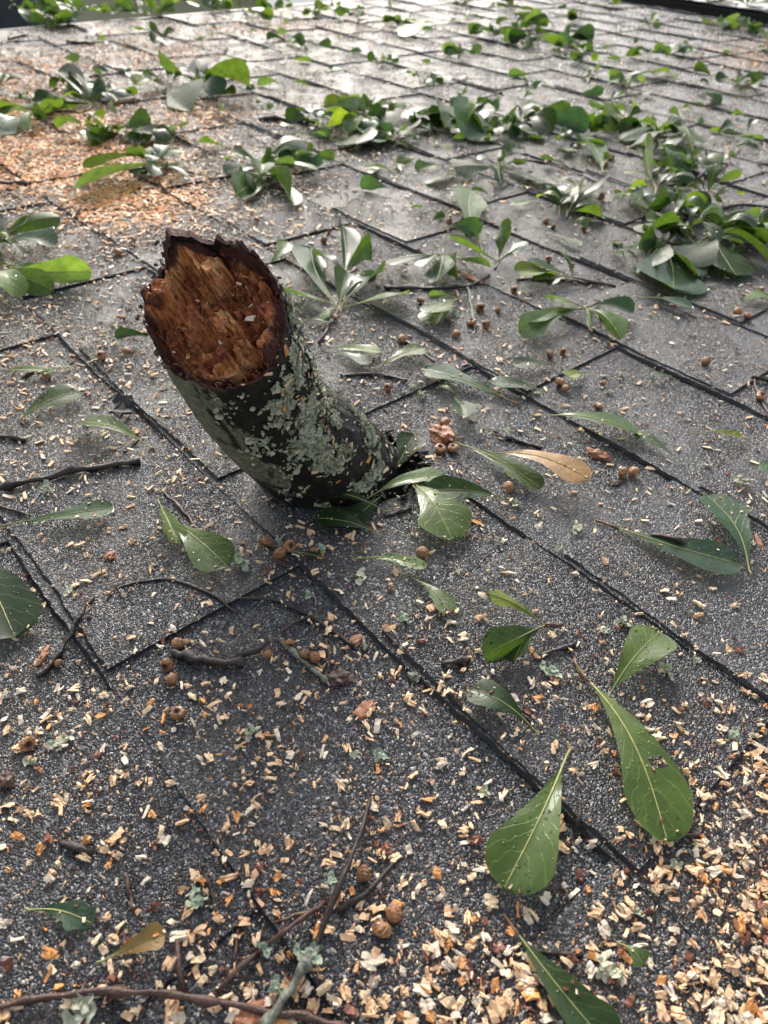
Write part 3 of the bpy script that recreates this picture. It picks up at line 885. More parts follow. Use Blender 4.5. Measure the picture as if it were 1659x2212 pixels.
def put_leaf(base, tip, ratio, mat, seed, lift=0.004, arch=.003, roll=0.0, cup=.15, twist=0.0, red=False, parent=None, pm=None, zb=None, lob=None, name='oak_leaf', bite=None):
    """base, tip in roof frame (z ignored for heading)"""
    b2, t2 = Vector((base.x, base.y, 0)), Vector((tip.x, tip.y, 0))
    L = (t2 - b2).length
    Lr = math.hypot(L, lift)
    W = Lr * ratio
    head = math.atan2(t2.y - b2.y, t2.x - b2.x)
    lm, rm, sm_ = leaf_meshes(L, W, lift, arch, roll, cup, twist, mat, seed, M_RIBR if red else M_RIB, lob, bite=bite)
    z = (surfz(b2.x, b2.y) if zb is None else zb)
    mw = Matrix.Translation((b2.x, b2.y, z)) @ Matrix.Rotation(head, 4, 'Z')
    # lean the blade with the courses so that it rests on both ends
    dz = surfz(t2.x, t2.y) - surfz(b2.x, b2.y) if parent is None else 0
    mw = mw @ Matrix.Rotation(-math.atan2(dz, max(L, .005)) * .6, 4, 'Y')
    if parent is None:
        o = link(name, lm, None, mw)
    else:
        o = link('leaf', lm, parent, pm.inverted() @ mw)
    link('midrib', rm, o, Matrix.Identity(4))
    if sm_: link('stalk', sm_, o, Matrix.Identity(4))
    if parent is None: LOOSE.append(o)
    q_p = pix(b2.x, b2.y)
    if q_p[1] > 420 and -50 < q_p[0] < 1700 and q_p[1] < 1950:
        dm = drops_mesh(lm, seed, 7 if q_p[1] < 900 else 16, .0013 if q_p[1] < 900 else .0009)
        tag(link('water_droplet', dm, o, Matrix.Identity(4)), kind='stuff')
    return o

# loose leaves: base px, tip px, width ratio, material, label, options
LV = [
 ((1245, 1458), (1428, 1838), .33, 'g', 'longest loose green leaf with a small bite hole, low on the right', dict(lift=.006, arch=.006, cup=.1, red=True, lob=.05, bite=(11 * 8 + 5, 11 * 8 + 6))),
 ((1218, 1648), (1082, 1938), .41, 'g', 'broad glossy green leaf shining wet, just left of the longest leaf', dict(lift=.006, arch=.005, cup=.22, roll=.15)),
 ((1100, 2000), (1320, 2290), .34, 'd', 'dark leaf with orange midrib cut by the bottom edge of the photo', dict(lift=.004, arch=.004, red=True, cup=.3)),
 ((225, 2085), (362, 2028), .40, 't', 'yellowish brown folded leaf near the bottom left corner', dict(lift=.004, cup=.5, roll=.3)),
 ((70, 1975), (205, 2005), .45, 'b', 'torn blue green leaf scrap alone at the lower left', dict(lob=.3, lift=.001, arch=.001)),
 ((1330, 2045), (1378, 2098), .70, 'p', 'tiny round pale leaf among lichen near the bottom right', dict(lift=.004)),
 ((-75, 1180), (40, 1392), .36, 'd', 'big dark notched leaf cut by the left edge of the photo', dict(lob=.12, cup=.1)),
 ((22, 1148), (250, 1118), .28, 'b', 'shiny blue green leaf lying flat left of the limb near the left edge', dict(arch=.002)),
 ((365, 1133), (495, 1245), .42, 'g', 'wet green leaf with a black speck, lying over a smaller folded leaf', dict(lift=.005, arch=.005, roll=.15)),
 ((346, 1095), (388, 1195), .30, 'g', 'smaller folded leaf tucked under the wet green leaf with a black speck', dict(cup=.7, roll=-.3)),
 ((326, 975), (172, 932), .36, 'g', 'arched green leaf casting a shadow above the long straight stick', dict(arch=.009, cup=.3, roll=.2)),
 ((28, 930), (178, 860), .42, 'g', 'green leaf with a long curved stalk at the left, above the arched leaf', dict(arch=.004, roll=.15)),
 ((-20, 815), (110, 812), .22, 'p', 'thin pale leaf lying flat at the left edge level with the broken end', dict()),
 ((160, 795), (95, 822), .30, 'p', 'small pale leaf crossing the thin pale leaf at the left edge', dict()),
 ((335, 742), (253, 748), .34, 'd', 'small dark curled leaf touching the left side of the limb', dict(cup=.6, arch=.005, roll=-.5)),
 ((832, 1110), (650, 1083), .34, 'd', 'dark leaf pressed against the foot of the limb', dict(arch=.010, cup=.2, roll=-.2)),
 ((820, 1163), (678, 1136), .42, 'd', 'dark shiny leaf lying just below the foot of the limb, frontmost there', dict(arch=.004, cup=.2)),
 ((822, 1078), (735, 1148), .60, 'd', 'dark leaf half hidden between the two leaves at the foot of the limb', dict(lift=.002, arch=.001)),
 ((795, 1082), (960, 1038), .28, 'p', 'narrow pale leaf running right from the foot of the limb', dict(arch=.003)),
 ((880, 1040), (975, 1185), .50, 'g', 'bright broad leaf with wavy lobes right of the limb foot', dict(lift=.006, arch=.007, lob=.16, red=False, cup=.1)),
 ((1105, 1095), (918, 1075), .38, 'd', 'dark green leaf pointing right, between the bright lobed leaf and the tan leaf', dict(arch=.007, cup=.3, roll=-.3)),
 ((985, 965), (1165, 1072), .26, 'g', 'long green leaf lying beneath the tan leaf', dict(arch=.003)),
 ((1062, 1002), (1262, 1075), .38, 't', 'dry tan brown leaf lying on the long green leaf', dict(lift=.008, arch=.005, cup=.1, zb=.009)),
 ((1160, 903), (1382, 955), .32, 'p', 'pale green leaf with its underside up, right of the brown gall clump', dict(arch=.009, cup=.2, roll=-.2)),
 ((1465, 1002), (1365, 950), .30, 'b', 'slim blue green leaf poking out from under the pale underside-up leaf', dict()),
 ((1497, 943), (1600, 957), .26, 'y', 'small ragged yellow green leaf alone near the right edge', dict(lob=.25)),
 ((1305, 1138), (1592, 1238), .34, 'b', 'long dull blue green leaf with a dark twig lying on it, right side', dict(arch=.004, red=True)),
 ((1607, 1252), (1515, 1098), .40, 'b', 'wide blue green leaf with yellow stalk crossing the tip of the long dull leaf', dict(arch=.004, zb=.008)),
 ((1600, 1180), (1590, 1105), .40, 'b', 'little leaf mostly hidden behind the wide blue green leaf', dict()),
 ((1705, 1050), (1628, 1025), .60, 'b', 'rounded leaf tip entering from the right edge', dict()),
 ((1108, 874), (913, 813), .32, 'b', 'long blue green leaf with orange stalk above the brown gall clump', dict(arch=.004, red=True)),
 ((1190, 861), (1056, 838), .36, 'b', 'blue green leaf just right of the long orange stalked leaf', dict(arch=.003)),
 ((1208, 804), (1103, 806), .40, 'd', 'dark teardrop leaf with its stalk to the right, above the blue green pair', dict(arch=.003)),
 ((984, 868), (1000, 932), .55, 'b', 'small shiny leaf standing on edge above the brown gall clump', dict(lift=.010, cup=.5)),
 ((988, 864), (950, 846), .45, 'p', 'small pale leaf beside the lichen tuft right of the limb', dict()),
 ((1462, 826), (1402, 822), .34, 'b', 'tiny blue green leaf on the course line at the right', dict()),
 ((1262, 812), (1224, 834), .60, 'y', 'tiny yellow green leaf tucked beside two acorn cups', dict(lift=.006)),
 ((772, 1215), (920, 1242), .24, 'p', 'narrow pale leaf lying below the bright lobed leaf', dict(arch=.002)),
 ((888, 1255), (970, 1345), .34, 'g', 'small green leaf with a bark crumb on its stem, on a shingle joint', dict(arch=.002)),
 ((640, 1203), (702, 1226), .34, 'd', 'tiny dark leaf beside the three acorn cups below the limb', dict()),
 ((1312, 1511), (1415, 1392), .50, 'g', 'green leaf with brown specks standing alone right of centre', dict(arch=.004, lift=.008, roll=-.1)),
 ((1152, 1592), (1012, 1512), .52, 'd', 'dark rounded leaf with its stalk torn off, lying across a course line', dict(arch=.006, cup=.15, lift=.004)),
 ((1380, 650), (1492, 678), .36, 'b', 'oval blue green leaf lying flat below the heaped leaves at right', dict(arch=.005)),
 ((1590, 668), (1652, 655), .50, 'p', 'pale leaf among a group of acorn cups near the right edge', dict()),
 ((575, 582), (622, 545), .42, 'p', 'pale leaf standing up just behind the broken end', dict(lift=.01, roll=.3)),
 ((700, 766), (822, 777), .32, 'p', 'pale leaf right of the lichened bark with a twin beneath it', dict(arch=.003)),
 ((715, 772), (800, 805), .34, 'b', 'twin leaf lying beneath the pale leaf beside the bark', dict()),
 ((815, 806), (914, 768), .38, 'g', 'green leaf pointing up right above a thin black twig', dict(arch=.003)),
 ((655, 705), (720, 712), .34, 'b', 'short leaf touching the right side of the limb', dict()),
 ((45, 345), (72, 352), .5, 'y', 'tiny yellowish leaf lying in the orange sawdust at left', dict(lift=.01)),
 ((500, 325), (432, 330), .50, 'g', 'pale bottomed leaf alone in the sawdust left of the long leafy branch', dict(lift=.012, roll=.5, cup=.4)),
 ((660, 285), (605, 292), .45, 'g', 'small leaf lying in pale sawdust above centre left', dict(lift=.01)),
 ((1040, 540), (1015, 438), .3, 'p', 'pale leaf curling over left of the big heap', dict(lift=.012, roll=.4, arch=.006)),
 ((1170, 440), (1105, 455), .3, 'p', 'flat pale leaf beside dark acorn cups in the upper middle', dict()),
 ((940, 445), (1018, 440), .3, 'p', 'long silvery leaf shining on the course line', dict(arch=.006)),
 ((995, 380), (930, 410), .40, 'b', 'curled silver green leaf below the leafy branch', dict(roll=.5)),
 ((1300, 380), (1262, 328), .42, 'p', 'pale leaf with glossy back standing among acorn cups', dict(lift=.02, roll=.3)),
 ((1180, 510), (1250, 545), .3, 'b', 'flat dull leaf left of the big heap, beside dark bark', dict()),
 ((1330, 560), (1405, 545), .3, 'b', 'dull leaf half in shadow of the big heap', dict()),
 ((1450, 160), (1395, 175), .4, 'g', 'lone green leaf high on the slope to the right', dict(lift=.015, roll=.4)),
 ((1290, 180), (1250, 165), .5, 'y', 'yellow green leaf alone high in the middle of the slope', dict(lift=.02, roll=.4)),
 ((1655, 330), (1590, 300), .34, 'b', 'long thin leaf by the right edge above the big heap', dict()),
 ((700, 155), (650, 150), .5, 'g', 'little green leaf resting in sawdust near the top', dict(lift=.02, roll=.3)),
 ((930, 170), (970, 182), .4, 'b', 'blue grey leaf lying flat among pale shavings near the top', dict()),
 ((855, 60), (905, 92), .34, 'g', 'narrow leaf lying near the top centre beside a small bark piece', dict(roll=.4, lift=.02)),
 ((1590, 215), (1500, 205), .3, 'b', 'flat grey green leaf high near the right edge', dict()),
]
ls = 100
for b, t, ra, mt, lab, op in LV:
    ls += 1
    bp_, tp_ = at(*b), at(*t)
    o = put_leaf(bp_, tp_, ra, mt, ls, **op)
    tag(o, lab, 'leaf')

rl = random.Random(4)
for (xa, xb, ya, yb, n_, zone) in ((640, 1200, 100, 330, 55, 'between the seams above the long leafy row'), (1200, 1655, 90, 330, 60, 'in the upper right field of shingles'), (820, 1330, 330, 520, 22, 'below the long leafy row'),
                              (120, 640, 60, 260, 24, 'in the sawdust of the upper left'), (1330, 1655, 330, 640, 16, 'in and around the big heap'), (400, 1300, 15, 100, 40, 'near the top of the slope')):
    for i in range(n_):
        b0 = at(rl.uniform(xa, xb), rl.uniform(ya, yb)); a = rl.uniform(0, 6.28); l = rl.uniform(.022, .062)
        if b0.y > 2.75: continue
        mt_ = rl.choice('gdbbp')
        o = put_leaf(b0, b0 + Vector((math.cos(a) * l, math.sin(a) * l, 0)), rl.uniform(.28, .5), mt_, 5000 + i + int(xa), lift=rl.choice((.001, .003, .008, .015)), arch=rl.choice((.001, .004, .010)), roll=rl.gauss(0, .5), twist=rl.gauss(0, .5), cup=rl.uniform(-.2, .6))
        cn = {'g': 'green', 'd': 'dark green', 'b': 'dull blue green', 'p': 'pale'}[mt_]
        tag(o, 'loose %s leaf lying %s' % (cn, zone), 'leaf', '%s leaves %s' % (cn, zone))
# ------------------------------------------------------------------ leafy sprigs torn off the tree
def sprig(cx, cy, label, leaves, stem=None, seed=0, stem_r=.0014):
    """leaves: (tip px x, tip px y, ratio, mat, lift, roll)"""
    c = at(cx, cy)
    zc = surfz(c.x, c.y)
    pm = Matrix.Translation((c.x, c.y, zc))
    root = link('oak_sprig', None, None, pm)
    tag(root, label, 'oak sprig', 'leafy sprigs strewn over the shingles')
    rs = random.Random(seed)
    if stem is None:
        a = rs.uniform(0, 6.28); l = rs.uniform(.02, .05)
        sv = Vector((math.cos(a) * l, math.sin(a) * l, 0))
    else:
        q = at(*stem); sv = Vector((q.x - c.x, q.y - c.y, 0))
    pts = [Vector((0, 0, .005)), sv * .35 + Vector((rs.uniform(-.002, .002), rs.uniform(-.002, .002), .004)), sv * .7 + Vector((0, 0, .003)), sv + Vector((0, 0, .003))]
    v, f_ = tube(pts, [stem_r * .9, stem_r * 1.1, stem_r, stem_r * 1.25], 6, .5, seed)
    link('stem', mesh_from('stem', v, f_, (M_STEM if rs.random() < .5 else M_TWIGR,), smooth=True), root)
    if 19 <= seed < 50:
        leaves = list(leaves)
        for q in range(4):
            a = rs.uniform(0, 6.28); l = rs.uniform(.035, .065); lf = min(l * .8, rs.choice((.006, .015, .03)))
            lh = math.sqrt(l * l - lf * lf)
            px_ = pix(c.x + lh * math.cos(a), c.y + lh * math.sin(a), lf)
            leaves.append((px_[0], px_[1], rs.uniform(.4, .55), rs.choice('gddb'), lf, rs.uniform(-.7, .7)))
    for i, (tx, ty, ra, mt, lift, roll) in enumerate(leaves):
        tp = at(tx, ty, lift)
        if seed > 110: lift *= .7
        off = sv * (rs.uniform(-.6, 1.6) if seed > 110 else rs.uniform(0, 1.0) if seed >= 50 else rs.uniform(0, .45) if seed > 18 else 0)
        put_leaf(Vector((c.x, c.y, 0)) + off, tp + off * .8, ra * 1.05, mt, seed * 13 + i, lift=lift * (.75 if seed > 18 else .9), arch=rs.choice((.002, .005, .009, .016)) if seed > 18 else rs.uniform(.001, .007), roll=roll + rs.gauss(0, .35), cup=rs.uniform(-.3, .6), twist=rs.gauss(0, .6), parent=root, pm=pm, zb=zc + .003)
    return root
def auto(cx, cy, label, n, seed, size=.066, hi=.035, spread=(0, 6.28), mats='ggdbpy'):
    rs = random.Random(seed)
    c = at(cx, cy); L = []
    n += 3 if cy < 120 else 2; size *= .92 if seed > 110 else 1.1 if cy < 120 else 1.0; hi *= 1.0
    a0 = rs.uniform(0, 6.28)
    for i in range(n):
        a = a0 + rs.gauss(0, 1.35)
        l = size * rs.uniform(.45, 1.12)
        lift = rs.choice((.003, .005, .008, .014, hi * .5, hi * .8, hi * 1.3)) * rs.uniform(.6, 1.1)
        lift = min(lift, l * .9)
        lh = math.sqrt(max(1e-6, l * l - lift * lift)); 
        p = pix(c.x + lh * math.cos(a), c.y + lh * math.sin(a), lift)
        L.append((p[0], p[1], rs.uniform(.42, .62), rs.choice(mats + 'gd'), lift, rs.uniform(-.8, .8)))
    return sprig(cx, cy, label, L, None, seed)

sprig(1172, 1368, 'three leaf sprig with one curled yellow green leaf and two dark glossy ones',
      [(1050, 1297, .30, 'y', .014, .5), (1042, 1430, .48, 'd', .010, -.1), (1105, 1446, .42, 'd', .004, -.4)], (1212, 1364), 11)
sprig(1262, 683, 'spidery sprig with slim leaves and an acorn cup above the blue green leaf pair',
      [(1203, 668, .55, 'y', .016, -.3), (1120, 740, .24, 'p', .006, .3), (1130, 712, .26, 'g', .010, -.4), (1338, 748, .30, 'p', .004, .2), (1365, 690, .50, 'b', .003, 0), (1272, 722, .4, 'g', .003, .3), (1175, 655, .3, 'b', .003, .2)], (1292, 664), 12)
sprig(733, 680, 'star shaped sprig of pale leaves just right of the broken end',
      [(605, 635, .46, 'p', .006, .25), (880, 645, .42, 'p', .008, -.15), (748, 598, .46, 'g', .014, 0), (672, 548, .30, 'b', .008, .3), (825, 600, .4, 'b', .005, 0), (690, 708, .4, 'p', .002, 0)], (690, 752), 13)
sprig(745, 610, 'sprig of shiny leaves behind the star shaped sprig',
      [(680, 560, .5, 'd', .012, .2), (812, 612, .4, 'p', .006, 0), (735, 495, .3, 'b', .004, .5), (800, 528, .42, 'g', .02, .6)], (770, 590), 14)
sprig(1075, 577, 'sprig with two tall bright leaves standing up like ears, upper middle right',
      [(968, 520, .42, 'g', .026, .25), (1082, 488, .58, 'g', .034, -.2), (1130, 530, .4, 'b', .015, .3), (1110, 560, .3, 'b', .01, .5)], (1068, 590), 15)
sprig(955, 565, 'low drooping sprig left of the two tall bright leaves',
      [(832, 582, .28, 'b', .008, .2), (943, 620, .5, 'b', .005, .3), (1058, 590, .34, 'b', .004, -.2), (988, 610, .5, 'p', .003, .2), (915, 590, .5, 'g', .006, 0)], (956, 548), 16)
sprig(1235, 610, 'dark jagged sprig lying on a long twig left of the big heap',
      [(1110, 592, .34, 'y', .016, .5), (1135, 575, .42, 'b', .014, -.2), (1150, 615, .36, 'd', .005, .2), (1210, 548, .32, 'g', .020, .6), (1180, 625, .3, 'd', .002, 0)], (1300, 620), 17)
sprig(990, 660, 'small green leaf tuft with foamy lichen between acorn cups',
      [(922, 690, .42, 'g', .012, .5), (940, 715, .5, 'p', .002, 0), (925, 655, .3, 'p', .002, .2)], (985, 640), 18)
sprig(1224, 462, 'sprig forming a V with one dark leaf raised, left of the big heap',
      [(1160, 425, .40, 'y', .018, .6), (1297, 385, .52, 'd', .026, .3), (1292, 440, .4, 'b', .008, 0), (1250, 400, .3, 'p', .016, -.3)], (1222, 478), 19)
sprig(1075, 372, 'sprig of wide glossy leaves above the silvery leaf, upper middle',
      [(980, 365, .58, 'd', .016, -.5), (1118, 315, .5, 'd', .024, .2), (1083, 400, .6, 'b', .006, .2), (1190, 405, .42, 'b', .004, .2), (1135, 352, .5, 'b', .01, 0)], (1068, 388), 20)
sprig(1425, 620 - 70, 'sprig with two big dark drooping leaves at the front of the big heap',
      [(1378, 600, .5, 'd', .008, .1), (1447, 640, .56, 'b', .010, 0), (1500, 612, .4, 'b', .004, .2), (1390, 560, .5, 'b', .006, .3)], (1440, 530), 21)
sprig(1480, 500, 'topmost broad sprig in the middle of the big heap',
      [(1385, 505, .5, 'g', .016, 0), (1390, 470, .4, 'y', .024, -.4), (1485, 450, .5, 'b', .018, .2), (1560, 455, .48, 'p', .028, .5), (1545, 520, .4, 'd', .015, .2)], (1500, 520), 22)
sprig(1535, 515, 'sprig of large dark leaves at the right edge of the big heap',
      [(1640, 470, .42, 'b', .020, .2), (1680, 520, .45, 'd', .016, .1), (1660, 570, .4, 'd', .008, -.2), (1590, 600, .42, 'd', .005, .1), (1470, 570, .4, 'd', .010, .3)], (1520, 530), 23)
sprig(1410, 410, 'sprig of small upright leaves at the back of the big heap',
      [(1345, 375, .45, 'g', .022, .3), (1355, 410, .4, 'y', .014, .5), (1455, 380, .42, 'b', .02, -.2), (1440, 430, .5, 'b', .014, 0), (1395, 290, .28, 'p', .05, .1), (1400, 455, .5, 'g', .008, .3)], (1420, 470), 24)
sprig(1525, 435, 'single spoon shaped leaf standing upright behind the big heap',
      [(1552, 345, .42, 'g', .048, .1), (1460, 395, .36, 'y', .014, .4), (1605, 425, .4, 'y', .010, .4)], (1515, 450), 25)
sprig(1490, 352, 'sprig with a bright arched leaf at the right, below the long thin leaf',
      [(1405, 345, .4, 'd', .012, .2), (1440, 370, .5, 'b', .010, 0), (1545, 370, .4, 'g', .01, -.3), (1470, 280, .6, 'y', .018, .6)], (1510, 345), 26)
sprig(1350, 270, 'sprig with a yellow paddle leaf standing up and a wide pale leaf beside it',
      [(1378, 222, .42, 'y', .04, .1), (1295, 275, .5, 'y', .015, .1), (1270, 225, .42, 'b', .022, -.3), (1300, 240, .3, 'p', .02, .3), (1325, 245, .4, 'y', .022, 0)], (1352, 280), 27)
sprig(1420, 300, 'flat cluster of dull leaves between the paddle leaf and the arched leaf',
      [(1350, 280, .4, 'b', .01, .2), (1385, 262, .34, 'p', .02, .5), (1470, 262, .3, 'g', .012, .4), (1365, 320, .4, 'd', .005, .3), (1440, 330, .5, 'b', .004, 0), (1335, 305, .4, 'b', .006, 0)], (1440, 300), 28)
sprig(945, 262, 'leafy branch piece with a drooping arched leaf, centre of the long row',
      [(855, 275, .5, 'g', .014, .4), (910, 305, .5, 'p', .010, .2), (970, 220, .5, 'g', .022, -.2), (990, 290, .45, 'd', .010, .2), (945, 320, .4, 'p', .003, 0)], (1085, 205), 29)
sprig(1030, 262, 'leafy branch piece with a blinding wet leaf, in the long row',
      [(1000, 300, .6, 'b', .012, 0), (1050, 295, .4, 'd', .008, .2), (1075, 245, .5, 'g', .020, .2), (980, 245, .4, 'b', .014, -.3), (1100, 270, .4, 'b', .006, 0), (1060, 230, .3, 'p', .02, .4)], (1010, 250), 30)
sprig(1130, 272, 'leafy branch piece with a bright folded leaf, right end of the long row',
      [(1230, 250, .5, 'g', .018, .6), (1195, 290, .5, 'd', .010, .2), (1130, 235, .5, 'd', .022, .2), (1240, 240, .4, 'd', .02, .3), (1100, 300, .4, 'b', .006, 0), (1170, 300, .4, 'b', .003, 0), (1270, 290, .4, 'b', .006, .3)], (1110, 275), 31)
sprig(800, 262, 'dense glossy sprig at the left end of the long row beside a black stick',
      [(690, 260, .4, 'y', .014, .4), (740, 225, .55, 'd', .020, 0), (700, 235, .5, 'y', .018, .3), (840, 215, .4, 'b', .02, -.3), (880, 250, .5, 'g', .014, .3), (760, 285, .5, 'b', .008, .2), (845, 285, .5, 'd', .010, .1)], (790, 225), 32)
sprig(790, 285, 'sprig hanging below the left end of the long row with a yellow square tipped leaf',
      [(705, 285, .6, 'y', .012, .5), (770, 320, .5, 'd', .010, .2), (820, 320, .4, 'd', .006, .2), (750, 300, .4, 'p', .006, 0)], (800, 270), 33)
sprig(575, 380, 'sprig of wet leaves with a drooping one, above and right of the broken end',
      [(488, 355, .5, 'g', .014, .2), (488, 385, .4, 'b', .010, .1), (628, 442, .38, 'g', .012, -.5), (515, 430, .4, 'p', .010, .2), (688, 380, .36, 'g', .008, .3), (665, 310, .4, 'g', .028, .4), (640, 365, .4, 'p', .016, .3)], (558, 375), 34)
sprig(355, 365, 'sprig in orange sawdust with a silver leaf hanging down to the left',
      [(158, 415, .28, 'b', .010, .2), (170, 365, .30, 'd', .012, .3), (345, 335, .4, 'g', .016, .5), (330, 370, .4, 'b', .01, 0)][:2] + [(310, 350, .5, 'g', .02, .4)], (420, 385), 35)
sprig(333, 370, 'small sprig of forked bright leaves above a brown acorn clump',
      [(395, 330, .5, 'g', .018, .4), (300, 340, .5, 'g', .014, .2), (365, 318, .5, 'b', .02, .2), (405, 390, .3, 'b', .003, 0)], (340, 390), 36)
sprig(265, 290, 'dense dark cluster with round bright leaves in the orange sawdust',
      [(180, 290, .5, 'g', .012, .3), (195, 310, .45, 'g', .010, .1), (205, 255, .55, 'g', .024, .2), (290, 258, .5, 'g', .022, -.2), (335, 280, .5, 'd', .02, .5), (325, 240, .5, 'd', .034, .4), (320, 315, .4, 'g', .006, .3), (240, 205, .3, 'g', .045, .3), (345, 300, .4, 'b', .01, 0)], (250, 340), 37)
sprig(205, 230, 'sprig of broad upright leaves at upper left, left of the tall glossy pair',
      [(75, 215, .42, 'd', .016, .1), (130, 145, .32, 'd', .036, .4), (190, 170, .6, 'd', .034, .1), (90, 235, .4, 'g', .012, .2), (225, 180, .5, 'g', .028, 0), (160, 160, .28, 'b', .03, .2), (280, 190, .6, 'd', .02, .2), (120, 225, .4, 'y', .015, .3)], (185, 245), 38)
sprig(435, 205, 'tall glossy leaf pair and silver leaves standing at upper left of centre',
      [(545, 135, .75, 'g', .045, -.1), (550, 195, .6, 'd', .02, .1), (425, 125, .5, 'd', .045, 0), (350, 140, .46, 'g', .036, .2), (480, 210, .6, 'b', .010, .2), (410, 195, .5, 'b', .014, 0)], (400, 190), 39)
sprig(365, 190, 'low sprig with small bright leaves left of the tall glossy pair',
      [(295, 190, .5, 'y', .012, .3), (305, 165, .5, 'g', .02, .2), (270, 155, .4, 'b', .026, .3), (415, 240, .5, 'd', .006, .2), (330, 175, .4, 'g', .014, .2)], (380, 215), 40)
sprig(5, 205, 'sprig with one dark leaf rising at the left edge above the sawdust',
      [(52, 175, .55, 'd', .024, .3), (-40, 170, .5, 'd', .02, 0), (10, 160, .4, 'g', .026, .3)], (-8, 215), 41)
sprig(70, 265, 'broad bottomed leaf pair at the left edge in orange sawdust',
      [(-30, 240, .5, 'g', .018, .3), (-25, 290, .55, 'b', .006, .1), (45, 290, .3, 'p', .004, 0)], (115, 255), 42)
sprig(0, 535, 'fan of dark notched leaves at the left edge above the limb',
      [(115, 490, .42, 'd', .020, .2), (130, 470, .4, 'g', .022, .5), (-5, 455, .4, 'd', .03, .2), (125, 520, .4, 'b', .010, 0), (60, 468, .3, 'y', .026, .4), (-20, 560, .4, 'd', .01, 0), (50, 555, .3, 'd', .004, 0)], (5, 560), 43)
sprig(0, 615, 'sprig with a long drooping pale leaf at the left edge level with the broken end',
      [(120, 640, .34, 'g', .006, .3), (205, 600, .28, 'p', .010, .3), (30, 650, .5, 'p', .010, .4), (35, 580, .4, 'g', .012, .4)], (-10, 600), 44)
auto(90, 55, 'tall leafy clump at the top left corner against the dark porch', 9, 51, .07, .055, mats='gdgb')
auto(125, 60, 'second clump at top left, right beside the corner clump', 7, 52, .06, .045, mats='gdby')
auto(185, 35, 'clump with a broad bright leaf against the beige siding', 7, 53, .07, .05, mats='gdg')
auto(250, 35, 'low clump on the roof edge under the beige siding', 6, 54, .06, .04)
auto(320, 38, 'upright clump at the roof edge right of the siding', 7, 55, .065, .045, mats='gdgb')
auto(345, 95, 'pair of leaning leaves a little below the roof edge, upper left', 4, 56, .06, .04, mats='gdp')
auto(450, 22, 'small clump at the very top left of centre', 7, 57, .06, .035)
auto(415, 15, 'thin clump at the roof edge before the grey outbuilding', 6, 58, .06, .04)
auto(530, 45, 'sharp triangular leaf tuft near the top, left of centre', 4, 59, .065, .04, mats='gd')
auto(585, 30, 'tuft of pointed leaves with a brown twig near the top', 5, 60, .06, .03)
auto(690, 45, 'dark and silver tuft near the top centre left', 7, 61, .065, .03)
auto(720, 30, 'higher tuft behind the dark and silver tuft', 6, 62, .06, .03, mats='bgd')
auto(775, 50, 'compact green tuft near the top centre', 4, 63, .055, .03, mats='gd')
auto(880, 60, 'silver leaves with one bright yellow stalk, top centre', 6, 64, .06, .03, mats='bpg')
auto(1000, 20, 'arched bright leaf tuft at the top, right of centre', 5, 65, .065, .035, mats='gbp')
auto(1105, 65, 'tall spiky clump standing highest in the upper right half', 9, 66, .08, .07, mats='gdgb')
auto(1195, 85, 'clump with two upright leaves right of the tall spiky clump', 7, 67, .075, .06, mats='gdb')
auto(1160, 100, 'wide silver clump between the two tall clumps', 7, 68, .07, .02, mats='bbdg')
auto(1255, 50, 'small pale clump above and right of the two upright leaves', 4, 69, .055, .025, mats='bgp')
auto(1300, 15, 'scrap of leaves on a twig near the ridge', 4, 70, .055, .03)
auto(1400, 65, 'pale folded leaves below the ridge vent', 5, 71, .06, .025, mats='pgb')
auto(1540, 60, 'clump just below the ridge vent towards the right', 7, 72, .07, .03, mats='gdbb')
auto(1600, 75, 'dark clump at the upper right under the ridge vent', 8, 73, .065, .04, mats='gdgb')
auto(1650, 110, 'clump cut by the right edge under the ridge vent', 6, 74, .07, .04, mats='gyd')
auto(1270, 150, 'small tuft of folded leaves in the upper right field', 4, 75, .05, .03, mats='gy')
auto(1400, 135, 'pale tuft among shavings, upper right field', 5, 76, .055, .02, mats='pgb')
auto(1480, 120, 'scrappy tuft with brown stalks, upper right field', 5, 77, .05, .02, mats='bpg')
auto(1590, 190, 'low pair of dull leaves near the right edge', 4, 78, .06, .02, mats='bg')
auto(1330, 195, 'grey leaves on a crumpled twig, right of centre high up', 5, 79, .06, .02, mats='pb')
auto(905, 190, 'faint grey clump above the long row of leaves', 4, 80, .05, .015, mats='b')
auto(1015, 130, 'scattered dull leaves on a pale stalk above the long row', 5, 81, .055, .015, mats='bdp')
auto(800, 140, 'dull leaf scraps beside a small dark flake, upper centre', 4, 82, .05, .015, mats='bp')
auto(640, 108, 'low tuft in pale sawdust, upper left of centre', 4, 83, .05, .02, mats='gb')
auto(880, 310, 'low sprig spilled below the long row', 5, 84, .055, .012, mats='bpd')
auto(1210, 330, 'low grey sprig below the right end of the long row', 5, 85, .055, .014, mats='bp')
auto(1560, 480, 'upright green sprig on top of the right part of the heap', 6, 86, .06, .03, mats='gdb')
auto(1440, 470, 'sprig buried in the left part of the heap', 6, 87, .055, .02, mats='dgb')
auto(1640, 530, 'sprig cut by the right edge in the heap', 6, 88, .06, .02, mats='db')
auto(1390, 350, 'tuft of bright small leaves behind the heap', 6, 89, .05, .03, mats='gyb')
auto(1100, 25, 'dark leaf tuft close to the top edge, right of centre', 4, 90, .06, .04, mats='gd')
auto(690, 275, 'low leafy piece left of the dense glossy sprig near the black stick', 5, 111, .06, .02, mats='gyd')
auto(840, 262, 'tangle of leaves between the dense glossy sprig and the drooping arched leaf', 8, 112, .068, .03, mats='gdd')
auto(900, 278, 'tangle of drooping leaves just left of the row centre', 8, 113, .066, .025, mats='gdb')
